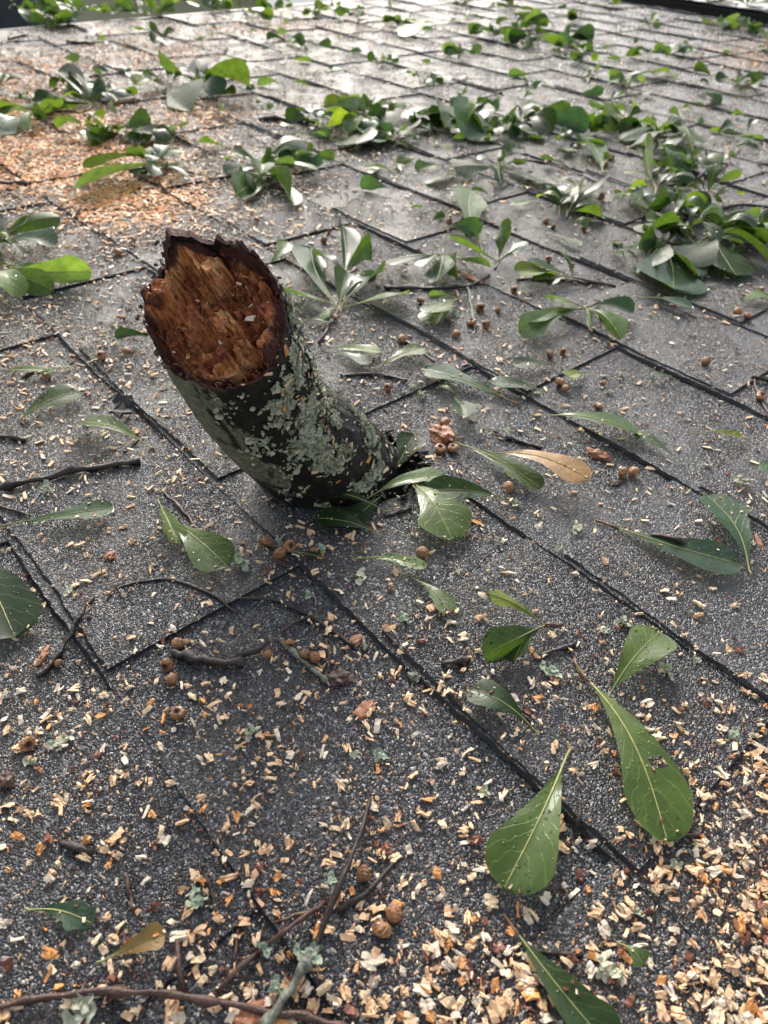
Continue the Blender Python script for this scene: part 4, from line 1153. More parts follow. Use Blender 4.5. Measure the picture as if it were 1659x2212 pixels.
auto(990, 275, 'dark tangle right of the row centre', 8, 114, .066, .028, mats='ddg')
auto(1085, 285, 'low tangle under the wet leaf of the row', 7, 115, .064, .02, mats='dbg')
auto(1180, 265, 'tangle at the right end of the row beside the folded leaf', 7, 116, .062, .03, mats='gdb')
auto(1240, 290, 'flat spread of dull leaves right of the row end', 6, 117, .06, .014, mats='bd')
auto(120, 235, 'bushy low tangle at the left of the upper left group', 8, 118, .066, .025, mats='dgd')
auto(150, 195, 'leaning leaves at the back of the upper left group', 6, 119, .066, .04, mats='dg')
auto(240, 215, 'tangle between the upright leaves and the orange patch', 7, 120, .064, .03, mats='gdb')
auto(300, 300, 'low dark tangle in the orange patch', 7, 121, .06, .025, mats='gdd')
auto(215, 305, 'round leaf tangle at the left of the orange patch', 6, 122, .056, .025, mats='gg')
auto(600, 365, 'tangle of wet leaves on the middle of the wet sprig', 6, 123, .055, .016, mats='gpd')
auto(540, 400, 'low wet leaves left of the wet sprig', 5, 124, .05, .012, mats='gb')
auto(660, 355, 'small leaves at the right end of the wet sprig', 5, 125, .05, .018, mats='gb')
auto(1500, 545, 'tangle at the front of the big heap', 8, 126, .06, .018, mats='ddb')
auto(1590, 500, 'dark tangle at the right of the big heap', 9, 127, .066, .025, mats='ddg')
auto(1430, 440, 'tangle in the upper left of the big heap', 8, 128, .06, .03, mats='gdb')
auto(1400, 305, 'tangle left of the bright arched leaf', 7, 129, .06, .02, mats='gbd')
auto(1470, 380, 'small tangle between the heap and the arched leaf', 6, 130, .056, .022, mats='gdb')
auto(50, 30, 'low wide tangle in the top left corner', 8, 131, .07, .03, mats='dgd')
auto(150, 25, 'tangle before the siding corner trim', 8, 132, .07, .04, mats='gdd')
auto(300, 20, 'tangle on the roof edge between siding and outbuilding', 7, 133, .07, .035, mats='gdb')
auto(1070, 85, 'tangle at the left foot of the tall spiky clump', 7, 134, .07, .025, mats='dbg')
auto(1240, 105, 'low dark leaves right of the tall spiky clumps', 6, 135, .07, .014, mats='dbb')
# leaves lying over the ridge vent
for i, (x_, lab) in enumerate(((1470, 'green sprig lying over the ridge vent near its left visible end'), (1530, 'sprig of wet leaves heaped on the ridge vent'),
                              (1585, 'bright sprig on the ridge vent against the white sky'), (1635, 'sprig on the ridge vent at the right edge against the sky'))):
    y_ = {1470: 2, 1530: 12, 1585: 14, 1635: 22}[x_]
    rs = random.Random(300 + i)
    p0 = at(x_, y_ + 14)
    p0 = Vector((p0.x, RY + .02, 0))
    pm = Matrix.Translation((p0.x, p0.y, .033))
    root = link('oak_sprig', None, None, pm)
    tag(root, lab, 'oak sprig', 'leafy sprigs strewn over the shingles')
    v, f_ = tube([Vector((0, 0, .004)), Vector((.02, .01, .004)), Vector((.05, .02, .004))], [.0014, .0014, .0016], 6)
    link('stem', mesh_from('stem', v, f_, (M_STEM,)), root)
    for q in range(8):
        a = rs.uniform(0, 6.28); l = rs.uniform(.045, .075); lift = rs.uniform(.004, .05)
        lift = min(lift, l * .85)
        lh = math.sqrt(l * l - lift * lift)
        put_leaf(p0, p0 + Vector((math.cos(a) * lh, math.sin(a) * lh, 0)), rs.uniform(.4, .55), rs.choice('gdbp'), 900 + i * 10 + q, lift=lift, arch=.005, roll=rs.uniform(-.6, .6), cup=.3, parent=root, pm=pm, zb=.036)
# a leaf sunk in the hole behind the limb
hp = at(868, 1000)
o = put_leaf(Vector((hp.x + .002, hp.y - .012, 0)), Vector((hp.x - .014, hp.y + .026, 0)), .6, 'd', 777, lift=.012, zb=-.006)
tag(o, 'dark green leaf stuck in the hole right of the limb', 'leaf')

# ------------------------------------------------------------------ twigs and sticks
def twig(ptsP, r0, r1, mat, label, zs=None, seed=0, side=None, cat='twig', name='twig', n=7):
    P_ = [at(*p) for p in ptsP]
    # smooth path
    out = []
    m_ = len(P_)
    for i in range(m_ - 1):
        a = P_[max(i - 1, 0)]; b = P_[i]; c = P_[i + 1]; d = P_[min(i + 2, m_ - 1)]
        for s in range(6):
            t = s / 6
            out.append(.5 * ((2 * b) + (c - a) * t + (2 * a - 5 * b + 4 * c - d) * t * t + (3 * b - a - 3 * c + d) * t ** 3))
    out.append(P_[-1])
    c0 = out[0].copy()
    pts, rad = [], []
    if ptsP[0][1] > 1700: r0, r1 = r0 * .78, r1 * .78
    for i, p in enumerate(out):
        t = i / (len(out) - 1)
        r = r0 + (r1 - r0) * t
        r *= 1 + .22 * noise.noise(Vector((t * 13, seed, 0))) + (.55 if i % 7 == 4 else 0)
        z = surfz(p.x, p.y) + r * .9
        if zs: z += zs * math.sin(math.pi * min(1, t * 1.0))
        pts.append(Vector((p.x - c0.x + .0013 * noise.noise(Vector((t * 9, seed, 5))), p.y - c0.y + .0013 * noise.noise(Vector((t * 9, seed, 9))), z)))
        rad.append(r)
    # soften height steps
    for _ in range(3):
        zz = [p.z for p in pts]
        for i in range(1, len(pts) - 1): pts[i].z = max(zz[i], (zz[i - 1] + zz[i + 1]) / 2)
    v, f_ = tube(pts, rad, n + 1, .9, seed)
    o = link(name, mesh_from(name, v, f_, (mat,), smooth=True), None, Matrix.Translation((c0.x, c0.y, 0)))
    tag(o, label, cat)
    if side:
        for sp_ in side:
            Q = [at(*q) for q in sp_]
            pp = [Vector((q.x - c0.x, q.y - c0.y, surfz(q.x, q.y) + r1 * (1.0 + .8 * k))) for k, q in enumerate(Q)]
            v, f_ = tube(pp, [r1 * (1 - .5 * k / len(pp)) for k in range(len(pp))], 6, .5, seed + 3)
            link('side_shoot', mesh_from('side_shoot', v, f_, (mat,), smooth=True), o, Matrix.Identity(4))
    return o
TW = [
 ([(-40, 1080), (60, 1052), (180, 1028), (305, 1007)], .0026, .0024, M_TWIG, 'long straight black stick reaching in from the left edge', None, dict(cat='stick', name='stick')),
 ([(205, 1302), (165, 1365), (120, 1430), (82, 1468)], .0013, .0016, M_TWIG, 'slanting dark twig with a knobbed top at lower left', None, {}),
 ([(236, 1308), (262, 1278), (360, 1262), (440, 1285), (515, 1330)], .0007, .0009, M_TWIG, 'thin bowed twig arching left of the shingle joint', None, {}),
 ([(515, 1300), (590, 1300), (665, 1332), (765, 1400)], .0008, .0012, M_TWIG, 'thin forked twig running down below the limb', None, dict(side=[[(670, 1335), (630, 1355), (610, 1375)]])),
 ([(375, 1420), (440, 1434), (530, 1442)], .0024, .0022, M_TWIG, 'short thick scaly black stick beside acorn cups', None, dict(side=[[(510, 1427), (560, 1415), (582, 1400)]], cat='stick', name='stick')),
 ([(605, 1385), (650, 1430), (708, 1478)], .0015, .0014, M_TWIGG, 'pale lichened twig lying right of the cup pair', None, {}),
 ([(705, 1385), (712, 1430), (706, 1470)], .0009, .001, M_TWIG, 'short upright black twig touching the pale lichened one', None, {}),
 ([(785, 1380), (790, 1408)], .0012, .001, M_TWIGG, 'stub of lichened twig beside a course line', None, {}),
 ([(955, 1450), (1012, 1438)], .0017, .0017, M_TWIG, 'short blunt stick above the torn dark leaf', None, {}),
 ([(1160, 1425), (1240, 1402)], .0010, .0013, M_TWIG, 'dark twig right under the three leaf sprig', None, {}),
 ([(1060, 1478), (1105, 1540), (1145, 1570)], .0010, .0008, M_TWIG, 'dark twig behind the torn dark leaf', None, {}),
 ([(355, 1072), (400, 1115), (440, 1170)], .0010, .0009, M_TWIGR, 'reddish twig pointing at the wet speckled leaf', None, {}),
 ([(0, 1105), (70, 1127)], .0008, .0008, M_TWIG, 'short thin twig below the long straight stick', None, {}),
 ([(240, 1215), (150, 1250)], .0001, .0001, M_TWIG, None, None, {}),
 ([(800, 1730), (775, 1835), (725, 1960), (680, 2060)], .0012, .0020, M_TWIG, 'forked knobbly twig rising from the bottom centre', .012, dict(side=[[(728, 1975), (790, 1940), (850, 1875)]])),
 ([(690, 2050), (640, 2130), (570, 2230)], .0024, .0026, M_TWIGG, 'pale lichened thick twig at the bottom edge centre', .004, {}),
 ([(-20, 2190), (120, 2165), (300, 2155), (450, 2170), (640, 2200), (760, 2230)], .0016, .0019, M_TWIGR, 'long dark twig lying along the bottom edge', .004, dict(side=[[(400, 2160), (390, 2100), (388, 2040)]])),
 ([(560, 2060), (640, 2010), (705, 1955)], .0013, .0012, M_TWIGR, 'reddish twig crossing the forked twig near the bottom', .005, dict(side=[[(515, 2010), (510, 2060), (505, 2090)]])),
 ([(470, 2145), (560, 2060)], .0014, .0013, M_TWIGR, 'reddish twig low left of the pale lichened twig', .003, {}),
 ([(590, 2000), (690, 1970)], .0007, .0007, M_STEM, 'thin green stalk lying near the bottom centre', None, dict(cat='stalk', name='leaf_stalk')),
 ([(275, 1895), (285, 1935), (292, 1975)], .0013, .001, M_TWIGR, 'short dark twig alone at the lower left', None, {}),
 ([(430, 1880), (455, 1920), (470, 1985)], .0012, .0012, M_TWIG, 'twig lying along the course line at the lower left', None, {}),
 ([(135, 1830), (205, 1848)], .0022, .0020, M_TWIG, 'stubby ridged black stick at the lower left', None, dict(cat='stick', name='stick')),
 ([(1145, 2062), (1255, 2070)], .0011, .001, M_TWIG, 'dark twig under the leaf at the bottom right', None, {}),
 ([(1440, 1810), (1530, 1810)], .0012, .0008, M_TWIGR, 'purplish twig right of the longest leaf tip', None, {}),
 ([(1250, 1740), (1240, 1800)], .0010, .001, M_TWIG, 'small twig left of the longest leaf', None, {}),
 ([(1395, 1170), (1480, 1200)], .0016, .0020, M_TWIG, 'dark fuzzy twig lying on the long dull leaf', .006, {}),
 ([(1075, 948), (1110, 955), (1170, 975)], .0012, .0014, M_TWIG, 'lichened twig above the tan leaf', None, {}),
 ([(830, 1120), (880, 1105), (885, 1100)], .0010, .0013, M_TWIG, 'dark twig at the stalk of the bright lobed leaf', None, {}),
 ([(735, 822), (820, 820), (880, 832)], .0013, .0010, M_TWIG, 'thin black twig right of the lichened bark', None, {}),
 ([(860, 735), (900, 760), (940, 790)], .0008, .0008, M_TWIG, 'dark hair thin twig above the green leaf', None, {}),
 ([(830, 628), (900, 632), (1000, 628), (1055, 605)], .0022, .0016, M_TWIG, 'dark twig with a splintered orange end in the upper middle', None, {}),
 ([(1010, 620), (1015, 660), (1025, 720)], .0014, .0012, M_TWIGG, 'pale grey twig pointing down between acorn cups', None, {}),
 ([(1115, 610), (1200, 608), (1330, 620)], .0013, .001, M_TWIGR, 'long thin twig under the dark jagged sprig', None, {}),
 ([(1625, 830), (1640, 870), (1659, 905)], .0010, .001, M_TWIGR, 'reddish twig beside a cup at the right edge', None, {}),
 ([(1620, 825), (1680, 835)], .0018, .0018, M_TWIG, 'dark stick stub at the right edge', None, {}),
 ([(560, 265), (620, 268), (690, 272)], .0035, .0030, M_TWIG, 'thick black stick at the left end of the long leaf row', None, dict(cat='stick', name='stick')),
 ([(985, 258), (1020, 235), (1085, 205)], .0018, .0012, M_TWIGR, 'brown twig sticking out above the long leaf row', .006, {}),
 ([(0, 403), (70, 406)], .0026, .0020, M_TWIG, 'dark stick at the left edge beneath the orange sawdust', None, dict(cat='stick', name='stick')),
 ([(80, 258), (150, 245), (205, 262)], .0015, .0012, M_TWIG, 'thin dark twig crossing orange sawdust at left', None, {}),
 ([(1500, 395), (1570, 360)], .0022, .0015, M_TWIG, 'dark twig right of the spoon shaped leaf', .006, {}),
 ([(1110, 345), (1200, 360), (1290, 400)], .0012, .001, M_TWIG, 'long dark twig lying under the glossy sprig', None, {}),
 ([(1480, 470), (1600, 450), (1659, 455)], .0018, .0013, M_TWIG, 'dark branchlet behind the big heap', None, {}),
 ([(145, 97), (205, 98)], .0030, .0022, M_TWIG, 'dark stick lying high on the slope at left', None, dict(cat='stick', name='stick')),
 ([(20, 90), (60, 78)], .0030, .0022, M_TWIG, 'small stick near the roof edge at far left', None, dict(cat='stick', name='stick')),
 ([(880, 1460), (905, 1470)], .0016, .0016, M_TWIGG, 'small lichened stub in the middle of a shingle', None, {}),
 ([(1025, 1230), (1060, 1262)], .0001, .0001, M_TWIG, None, None, {}),
 ([(270, 985), (300, 950)], .0008, .0007, M_TWIG, 'short twig leaning on the course line left of the limb', None, {}),
 ([(0, 950), (58, 958)], .0018, .0016, M_TWIG, 'dark stick stub at the left edge below the stalked leaf', None, {}),
]
for i, (pp, r0, r1, mt, lab, zs, op) in enumerate(TW):
    if lab: twig(pp, r0, r1, mt, lab, zs, seed=i * 3 + 1, **op)

# ------------------------------------------------------------------ acorn cups
def cup_mesh(seed):
    rs = random.Random(seed)
    n = 20
    prof_ = [(.0004, -.0042), (.0022, -.0040), (.0042, -.0028), (.0053, -.0006), (.0054, .0012), (.0047, .0026), (.0030, .0034), (.0019, .0031), (.0012, .0018), (.0002, .0008)]
    V, Fc, mi = [], [], []
    for j, (r, z) in enumerate(prof_):
        for i in range(n):
            a = 2 * math.pi * i / n
            bump = (.0006 if ((i + j) % 2 == 0 and j < 6) else 0)
            rr = (r + bump) * (1 + .22 * noise.noise(Vector((math.cos(a) * 1.5, math.sin(a) * 1.5, seed * 3 + z * 200))))
            V.append((rr * math.cos(a), rr * math.sin(a), z + .0003 * noise.noise(Vector((a, z * 900, seed)))))
    for j in range(len(prof_) - 1):
        for i in range(n):
            a, b = j * n + i, j * n + (i + 1) % n
            Fc.append((a, b, b + n, a + n)); mi.append(0 if j < 6 else 1)
    Fc.append(tuple(range(n - 1, -1, -1))); mi.append(0)
    Fc.append(tuple(range((len(prof_) - 1) * n, len(prof_) * n))); mi.append(1)
    return mesh_from('acorn_cup', V, Fc, (M_ACORN, M_ACORNIN), mi)
CUPS = [cup_mesh(i) for i in range(5)]
AC = [
 (385, 1545, 'acorn cup with its round mouth up, alone on the shingle at lower left', 1.15), (385, 1392, 'acorn cup above the scaly black stick', 1.0),
 (362, 1440, 'upper acorn cup of the pair left of the scaly black stick', 1.15), (372, 1470, 'lower acorn cup of the pair left of the scaly black stick', 1.0),
 (62, 1612, 'acorn cup lying near the left edge among cream chips', 1.15), (124, 1430, 'small acorn cup at the slanting dark twig', .7),
 (626, 1390, 'acorn cup at the top of the pale lichened twig', .9), (658, 1412, 'left cup of the joined pair beside the pale twig', .95), (680, 1420, 'right cup of the joined pair beside the pale twig', 1.0),
 (576, 1175, 'left acorn cup of the cluster below the limb', 1.0), (603, 1200, 'front acorn cup of the cluster below the limb', 1.05), (625, 1185, 'upright acorn cup of the cluster below the limb', .95), (678, 1198, 'dark acorn cup right of the cluster below the limb', .85),
 (578, 1412, 'small reddish acorn cup at the end of the scaly stick', .8), (912, 1196, 'acorn cup just below the bright lobed leaf', .95),
 (826, 2012, 'orange acorn cup near the bottom centre', 1.25), (852, 1975, 'acorn cup just above the orange one near the bottom', 1.1), (785, 1890, 'dark red acorn cup right of the forked twig', 1.1),
 (950, 973, 'left mouth up cup under the brown gall clump', 1.0), (978, 971, 'right mouth up cup under the brown gall clump', 1.0), (960, 915, 'acorn cup on top of the brown gall clump', 1.0),
 (1098, 1055, 'acorn cup touching the tan leaf', .95), (1345, 1022, 'left cup of the fused cup pair on a short stalk', 1.0), (1368, 1020, 'right cup of the fused cup pair on a short stalk', 1.0),
 (1292, 882, 'acorn cup alone between two course lines at right', .95), (1522, 788, 'acorn cup alone at right below the heap', 1.0), (1208, 830, 'larger cup beside the tiny yellow green leaf', 1.1), (1220, 842, 'smaller cup beside the tiny yellow green leaf', .85),
 (1303, 828, 'tiny reddish acorn cup between course lines', .65), (1186, 770, 'left cup of two close together near the middle right', .9), (1216, 763, 'right cup of two close together near the middle right', .7),
 (838, 843, 'acorn cup right of the limb below the thin black twig', .8), (868, 736, 'acorn cup above the hair thin twig', 1.0), (908, 655, 'acorn cup left of the small green leaf tuft', .9),
 (1036, 670, 'acorn cup at the foot of the pale grey twig', 1.1), (1075, 673, 'small cup right of the pale grey twig', .7), (1018, 702, 'mouth up cup right of the foamy lichen', 1.1), (1050, 708, 'lower right cup near the foamy lichen', 1.0), (985, 728, 'cup on the small green leaf tuft', .95),
 (1642, 860, 'mouth up acorn cup at the right edge', 1.1), (1590, 680, 'left cup of the group around the pale leaf at right', 1.0), (1612, 690, 'lower cup of the group around the pale leaf at right', .9), (1640, 632, 'upper cup of the group around the pale leaf at right', 1.1),
 (722, 690, 'cup at the centre of the star shaped sprig', .9), (700, 520, 'cup near two others above the star sprig', .9), (712, 498, 'pale cup above the star sprig', .8), (752, 508, 'cup right of the star sprig top', .9), (555, 480, 'cup alone behind the broken end', .9),
 (275, 765, 'cup under the small dark curled leaf', .9), (222, 778, 'round cup alone left of the limb', 1.0), (255, 548, 'greenish cup on the course line left of the limb', 1.1), (290, 522, 'dark cup above the greenish one', .8),
 (100, 812, 'dark cup on the thin pale leaf at the left', .8), (343, 392, 'upper cup of the clump in orange sawdust', 1.1), (335, 380, 'lower cup of the clump in orange sawdust', 1.0), (515, 322, 'dark cup clump in pale sawdust left of centre', 1.4),
 (68, 290, 'cup in orange sawdust near the left edge', 1.2), (125, 270, 'darker cup in orange sawdust near the left', 1.0),
 (970, 483, 'left dark cup below the silvery leaf', 1.1), (1000, 480, 'right dark cup below the silvery leaf', 1.0), (1010, 505, 'small cup behind the ears sprig', .8),
 (1180, 478, 'left cup of the scatter left of the heap', .9), (1195, 490, 'lower cup of the scatter left of the heap', .8), (1270, 478, 'upper cup below the V sprig', 1.0), (1262, 495, 'lower cup below the V sprig', .9), (1298, 432, 'round knobbly cup right of the V sprig', 1.3),
 (1330, 530, 'cup alone left of the heap front', 1.0), (1425, 535, 'cup in front of the heap', .9), (1500, 430, 'pair cup behind the heap', 1.1), (1320, 340, 'cup stack behind the heap at left', 1.2), (1308, 360, 'cup below the long leaf row at right', 1.0), (1190, 345, 'cup below the long row near its right end', 1.0),
 (1130, 345, 'cup below the long row near its middle', .9), (1390, 400, 'cup at the root of the back sprig', 1.0), (1185, 560, 'dark cup above the jagged sprig', .9), (1235, 575, 'orange cup above the jagged sprig twig', .8), (1110, 630, 'cup below the jagged sprig', .9), (1300, 690, 'cup on the spidery sprig', 1.0)]
for i, (x_, y_, lab, s) in enumerate(AC):
    p = at(x_, y_, .004)
    s *= .80 if y_ < 1350 else .62
    z = surfz(p.x, p.y) + .0040 * s
    rs = random.Random(i + 40)
    tilt = 0.2 if 'mouth' in lab else rs.choice((rs.uniform(.7, 1.5), rs.uniform(1.9, 3.1), rs.uniform(1.9, 3.1)))
    rot = Euler((tilt, rs.uniform(-.3, .3), rs.uniform(0, 6.28))).to_matrix().to_4x4()
    if tilt > .5: z += .0006
    o = link('acorn_cup', CUPS[i % 5], None, Matrix.Translation((p.x, p.y, z)) @ rot @ Matrix.Scale(s, 4))
    tag(o, lab, 'acorn cup', 'acorn cups scattered on the roof')

# ------------------------------------------------------------------ lichen scraps, bark pieces, odd debris
def ruffle(seed, R0=.006, lobes=7, flat=.5):
    rs = random.Random(seed)
    V, Fc = [], []
    for q in range(lobes):
        c = Vector((rs.gauss(0, R0 * .55), rs.gauss(0, R0 * .55), R0 * .25 + rs.random() * R0 * flat))
        n_ = Vector((rs.gauss(0, .7), rs.gauss(0, .7), 1)).normalized()
        u = n_.orthogonal().normalized(); v = n_.cross(u)
        r = R0 * rs.uniform(.35, .75); o0 = len(V); K = 11
        V.append(c - n_ * r * .25)
        for ring in (.55, 1.0):
            for i in range(K):
                a = i / K * 2 * math.pi
                rr = r * ring * (1 + (.2 * math.sin(a * 3 + seed + q) + rs.uniform(-.3, .3)) * (ring > .9))
                V.append(c + (u * math.cos(a) + v * math.sin(a)) * rr + n_ * (rs.uniform(-.25, .3) * r * ring))
        for i in range(K):
            j = (i + 1) % K
            Fc.append((o0, o0 + 1 + i, o0 + 1 + j)); Fc.append((o0 + 1 + i, o0 + 1 + K + i, o0 + 1 + K + j, o0 + 1 + j))
    for p in V: p.z = max(p.z, .0002)
    return V, Fc
RUF = [[mesh_from('lichen_scrap', *ruffle(i, .006, 7), (m_,), smooth=False) for i in range(5)] for m_ in (M_LICHEN, M_LICHEN2)]
LC = [
 (1348, 1350, 'pale star shaped lichen tuft beside the course line', 1.2, 1), (1300, 1372, 'small lichen scrap left of the star tuft', .7, 1), (1185, 1462, 'mint green lichen scrap under the three leaf sprig', 1.1, 0),
 (1440, 1462, 'grey crumbly lichen lump right of the speckled leaf', 1.2, 1), (1500, 1432, 'small grey lichen bit on the course line', .6, 1), (1575, 1595, 'bright mint lichen bit at the right', .9, 0),
 (875, 1348, 'mint lichen scrap beside the shingle joint in the middle', .9, 0), (780, 1255, 'grey lichen crumbs right of the dark cup', 1.0, 1), (545, 1590, 'dark green lichen tuft with a chip in the lower left', 1.2, 1), (820, 1640, 'mint lichen scrap in cream chips, centre', .9, 0), (770, 1640, 'small grey lichen left of the mint scrap', .7, 1),
 (1040, 1715, 'lichen scrap left of the broad glossy leaf', .8, 1), (135, 1610, 'lichen scrap right of the cup near the left edge', 1.0, 1), (70, 1655, 'flat grey lichen near the left edge', .9, 1),
 (428, 1950, 'bright mint lichen curl near the lower left', 1.1, 0), (1372, 1970, 'mint lichen curl between chips at lower right', .7, 0), (1455, 1880, 'pair of mint flakes at lower right', .7, 0),
 (665, 2080, 'pale mint lichen lobe on the thick lichened twig', 1.0, 0), (575, 2060, 'mint lichen bit at the bottom left of the thick twig', .8, 0), (180, 2190, 'large pale lichen patch in the bottom left corner', 1.6, 1), (590, 2140, 'lichen bit under the thick twig', .8, 0),
 (1310, 2095, 'grey green lichen tuft beside the tiny round leaf', 1.3, 1), (720, 1920, 'lichen spot on the fork of the knobbly twig', .7, 0),
 (910, 860, 'frilly lichen tuft right of the limb', 1.4, 1), (890, 845, 'smaller frilly tuft beside the limb', .9, 1), (1098, 945, 'lichen clump on the twig above the tan leaf', 1.0, 1), (1110, 1098, 'lichen tuft below the tan leaf', .9, 1),
 (1245, 1150, 'dark lichen cross between the leaf pair and the joint', 1.1, 1), (1205, 1195, 'grey lichen ring on the joint line', .7, 1), (1595, 1055, 'pale branching lichen near the right edge', 1.4, 1), (1520, 1010, 'cream lichen strands right of the slim leaf', .9, 1),
 (1345, 815, 'pale lichen tuft between course lines at right', .9, 1), (1315, 853, 'small dark green lichen beside a chip', .7, 1), (965, 700, 'foamy mint lichen on the small leaf tuft', 1.5, 0), (985, 690, 'second foamy lichen piece on the tuft', 1.1, 0),
 (98, 1070, 'branching lichen under the long straight stick', 1.3, 1), (455, 1015, 'tiny bright lichen beside the joint left of the limb', .6, 0), (525, 1225, 'mint lichen curl touching the wet speckled leaf', 1.2, 0), (605, 1180, 'lichen behind the cup cluster', 1.0, 1), (700, 1195, 'grey green lichen curl right of the dark cup', 1.0, 0),
 (1140, 1060, 'small lichen crumb at the tan leaf edge', .6, 1), (665, 1300, 'lichen flake on the forked twig', .8, 0), (155, 1290, 'lichen bit right of the big notched leaf', .7, 1)]
for i, (x_, y_, lab, s, mt) in enumerate(LC):
    p = at(x_, y_)
    o = link('lichen_scrap', RUF[mt][i % 5], None, Matrix.Translation((p.x, p.y, surfz(p.x, p.y) + .0004 + (.004 if 'twig' in lab else 0))) @ Matrix.Rotation(i * 1.7, 4, 'Z') @ Matrix.Scale(s * .60, 4))
    tag(o, lab, 'lichen', 'lichen scraps fallen from the limb')
def lump(seed, l, w, h):
    """jagged chunk of wood or bark: a noisy stretched ball"""
    bm = bmesh.new()
    bmesh.ops.create_icosphere(bm, subdivisions=3, radius=1)
    for v in bm.verts:
        c = v.co.copy()
        k = 1 + .55 * noise.noise(c * 1.6 + Vector((seed, 0, 0))) + .35 * noise.noise(Vector((c.x * 1.5, c.y * 6, c.z * 6)) + Vector((seed, 2, 0)))
        v.co = Vector((c.x * l * k, c.y * w * k, max(-h * .6, c.z * h * k)))
    me = bpy.data.meshes.new('wood_piece'); bm.to_mesh(me); bm.free()
    return me
BK = [
 (955, 945, 'brown crumbly gall clump with acorn cups on it, right of the limb', .0125, .0085, .0055, M_WOODR, 'gall clump'),
 (1292, 980, 'reddish torn wood chunk below the pale underside-up leaf', .0105, .0045, .003, M_WOODR, 'wood chunk'),
 (735, 1462, 'dark curled bark piece beside the pale lichened twig', .0070, .0055, .003, M_BARKC, 'bark piece'),
 (788, 1530, 'flat red brown bark chip among cream chips, centre', .0060, .0045, .0015, M_WOODR, 'bark piece'),
 (92, 1412, 'orange splinter left of the slanting twig', .0065, .0022, .0016, M_WOODR, 'splinter'),
 (1020, 603, 'orange splintered wood on the dark twig', .0150, .0035, .003, M_WOODR, 'splinter'),
 (605, 1215, 'reddish bark crumb right below the cup cluster', .0040, .003, .002, M_BARKC, 'bark piece'),
 (875, 760, 'red brown bark flake above the green leaf', .0090, .004, .002, M_WOODR, 'bark piece'),
 (240, 1205, 'red bark crumb left of the wet speckled leaf', .0040, .003, .002, M_WOODR, 'bark piece'),
 (495, 1200, 'tiny dark bark crumb', .0001, .0001, .0001, None, None),
 (18, 1690, 'dark red knob at the left edge in cream chips', .0045, .004, .003, M_BARKC, 'bark piece'),
 (1330, 1040, 'black scrap lying on a leaf piece left of the fused cups', .0055, .0025, .0012, M_BARKC, 'bark piece'),
 (765, 1380, 'striped red splinter beside the course line', .0060, .0030, .0013, M_WOODR, 'splinter'),
 (1640, 1170, 'thin red splinter at the right edge', .0080, .0014, .001, M_WOODR, 'splinter'),
 (1425, 2140, 'dark bark patch at the bottom right', .0001, .0001, .0001, None, None),
 (1235, 2170, 'brown wood chip block at the bottom', .0001, .0001, .0001, None, None),
 (540, 2200, 'orange brown lump at the bottom edge', .0070, .005, .003, M_WOODR, 'wood chunk'),
 (60, 805, 'dark bark bit above the thin pale leaf', .0080, .003, .002, M_BARKC, 'bark piece'),
 (850, 2065, 'torn orange bark bit right of the bottom twig', .0001, .0001, .0001, None, None)]
for i, (x_, y_, lab, l, w, h, mt, cat) in enumerate(BK):
    if mt is None: continue
    p = at(x_, y_, .003)
    me = lump(i * 3.3, l, w, h); me.materials.append(mt)
    nm = cat.replace(' ', '_')
    o = link(nm, me, None, Matrix.Translation((p.x, p.y, surfz(p.x, p.y) + h * .55)) @ Matrix.Rotation(math.atan2(-.4, .9) + i * .7, 4, 'Z'))
    tag(o, lab, cat)
# torn dark flap of shingle left of the limb
q0 = [at(*q) for q in ((232, 893), (246, 886), (262, 882), (276, 886), (292, 883), (296, 893), (284, 899), (290, 908), (270, 911), (262, 918), (248, 906), (240, 909))]
c0 = sum(q0, Vector()) / 12
V = []
for k_ in (0, 1):
    for i, p in enumerate(q0):
        V.append((p.x - c0.x, p.y - c0.y, .0075 + (.007 if i in (2, 3, 4, 5) else .001 * (i % 3)) - .0022 * k_))
Fc = [tuple(range(11, -1, -1)), tuple(range(12, 24))] + [(i, (i + 1) % 12, (i + 1) % 12 + 12, i + 12) for i in range(12)]
o = link('shingle_scrap', mesh_from('shingle_scrap', V, Fc, (M_ASPH,)), None, Matrix.Translation((c0.x, c0.y, 0)))
tag(o, 'torn black scrap of shingle lifted on the course line left of the limb', 'shingle scrap')

# ------------------------------------------------------------------ chainsaw chips and sawdust
GY = [40, 150, 300, 450, 650, 850, 1050, 1250, 1450, 1600, 1750, 1900, 2050, 2220]
GX = [0, 400, 800, 1200, 1659]
GD = [[150, 150, 120, 110, 110], [330, 230, 120, 90, 170], [360, 300, 70, 50, 100], [200, 170, 55, 38, 36], [80, 80, 32, 22, 20], [46, 40, 26, 17, 14], [22, 20, 19, 13, 11],
      [16, 14, 15, 11, 9], [16, 16, 18, 13, 12], [17, 17, 17, 16, 20], [15, 14, 16, 19, 30], [12, 13, 16, 22, 38], [10, 11, 14, 22, 42], [10, 11, 15, 24, 38]]
PATCH = [(190, 330, 190, 95), (40, 270, 160, 60), (60, 160, 120, 50), (330, 110, 160, 35), (430, 250, 90, 30), (620, 60, 260, 25), (40, 380, 70, 40), (300, 450, 160, 60), (1620, 120, 90, 40)]
for j_, m_ in enumerate((1.9, 1.7, 1.9, 1.9, 1.7, 1.5, 1.15)): GD[j_] = [q_ * m_ for q_ in GD[j_]]
def patch(x, y):
    return sum(math.exp(-((x - a) / c) ** 2 - ((y - b) / d) ** 2) for a, b, c, d in PATCH)
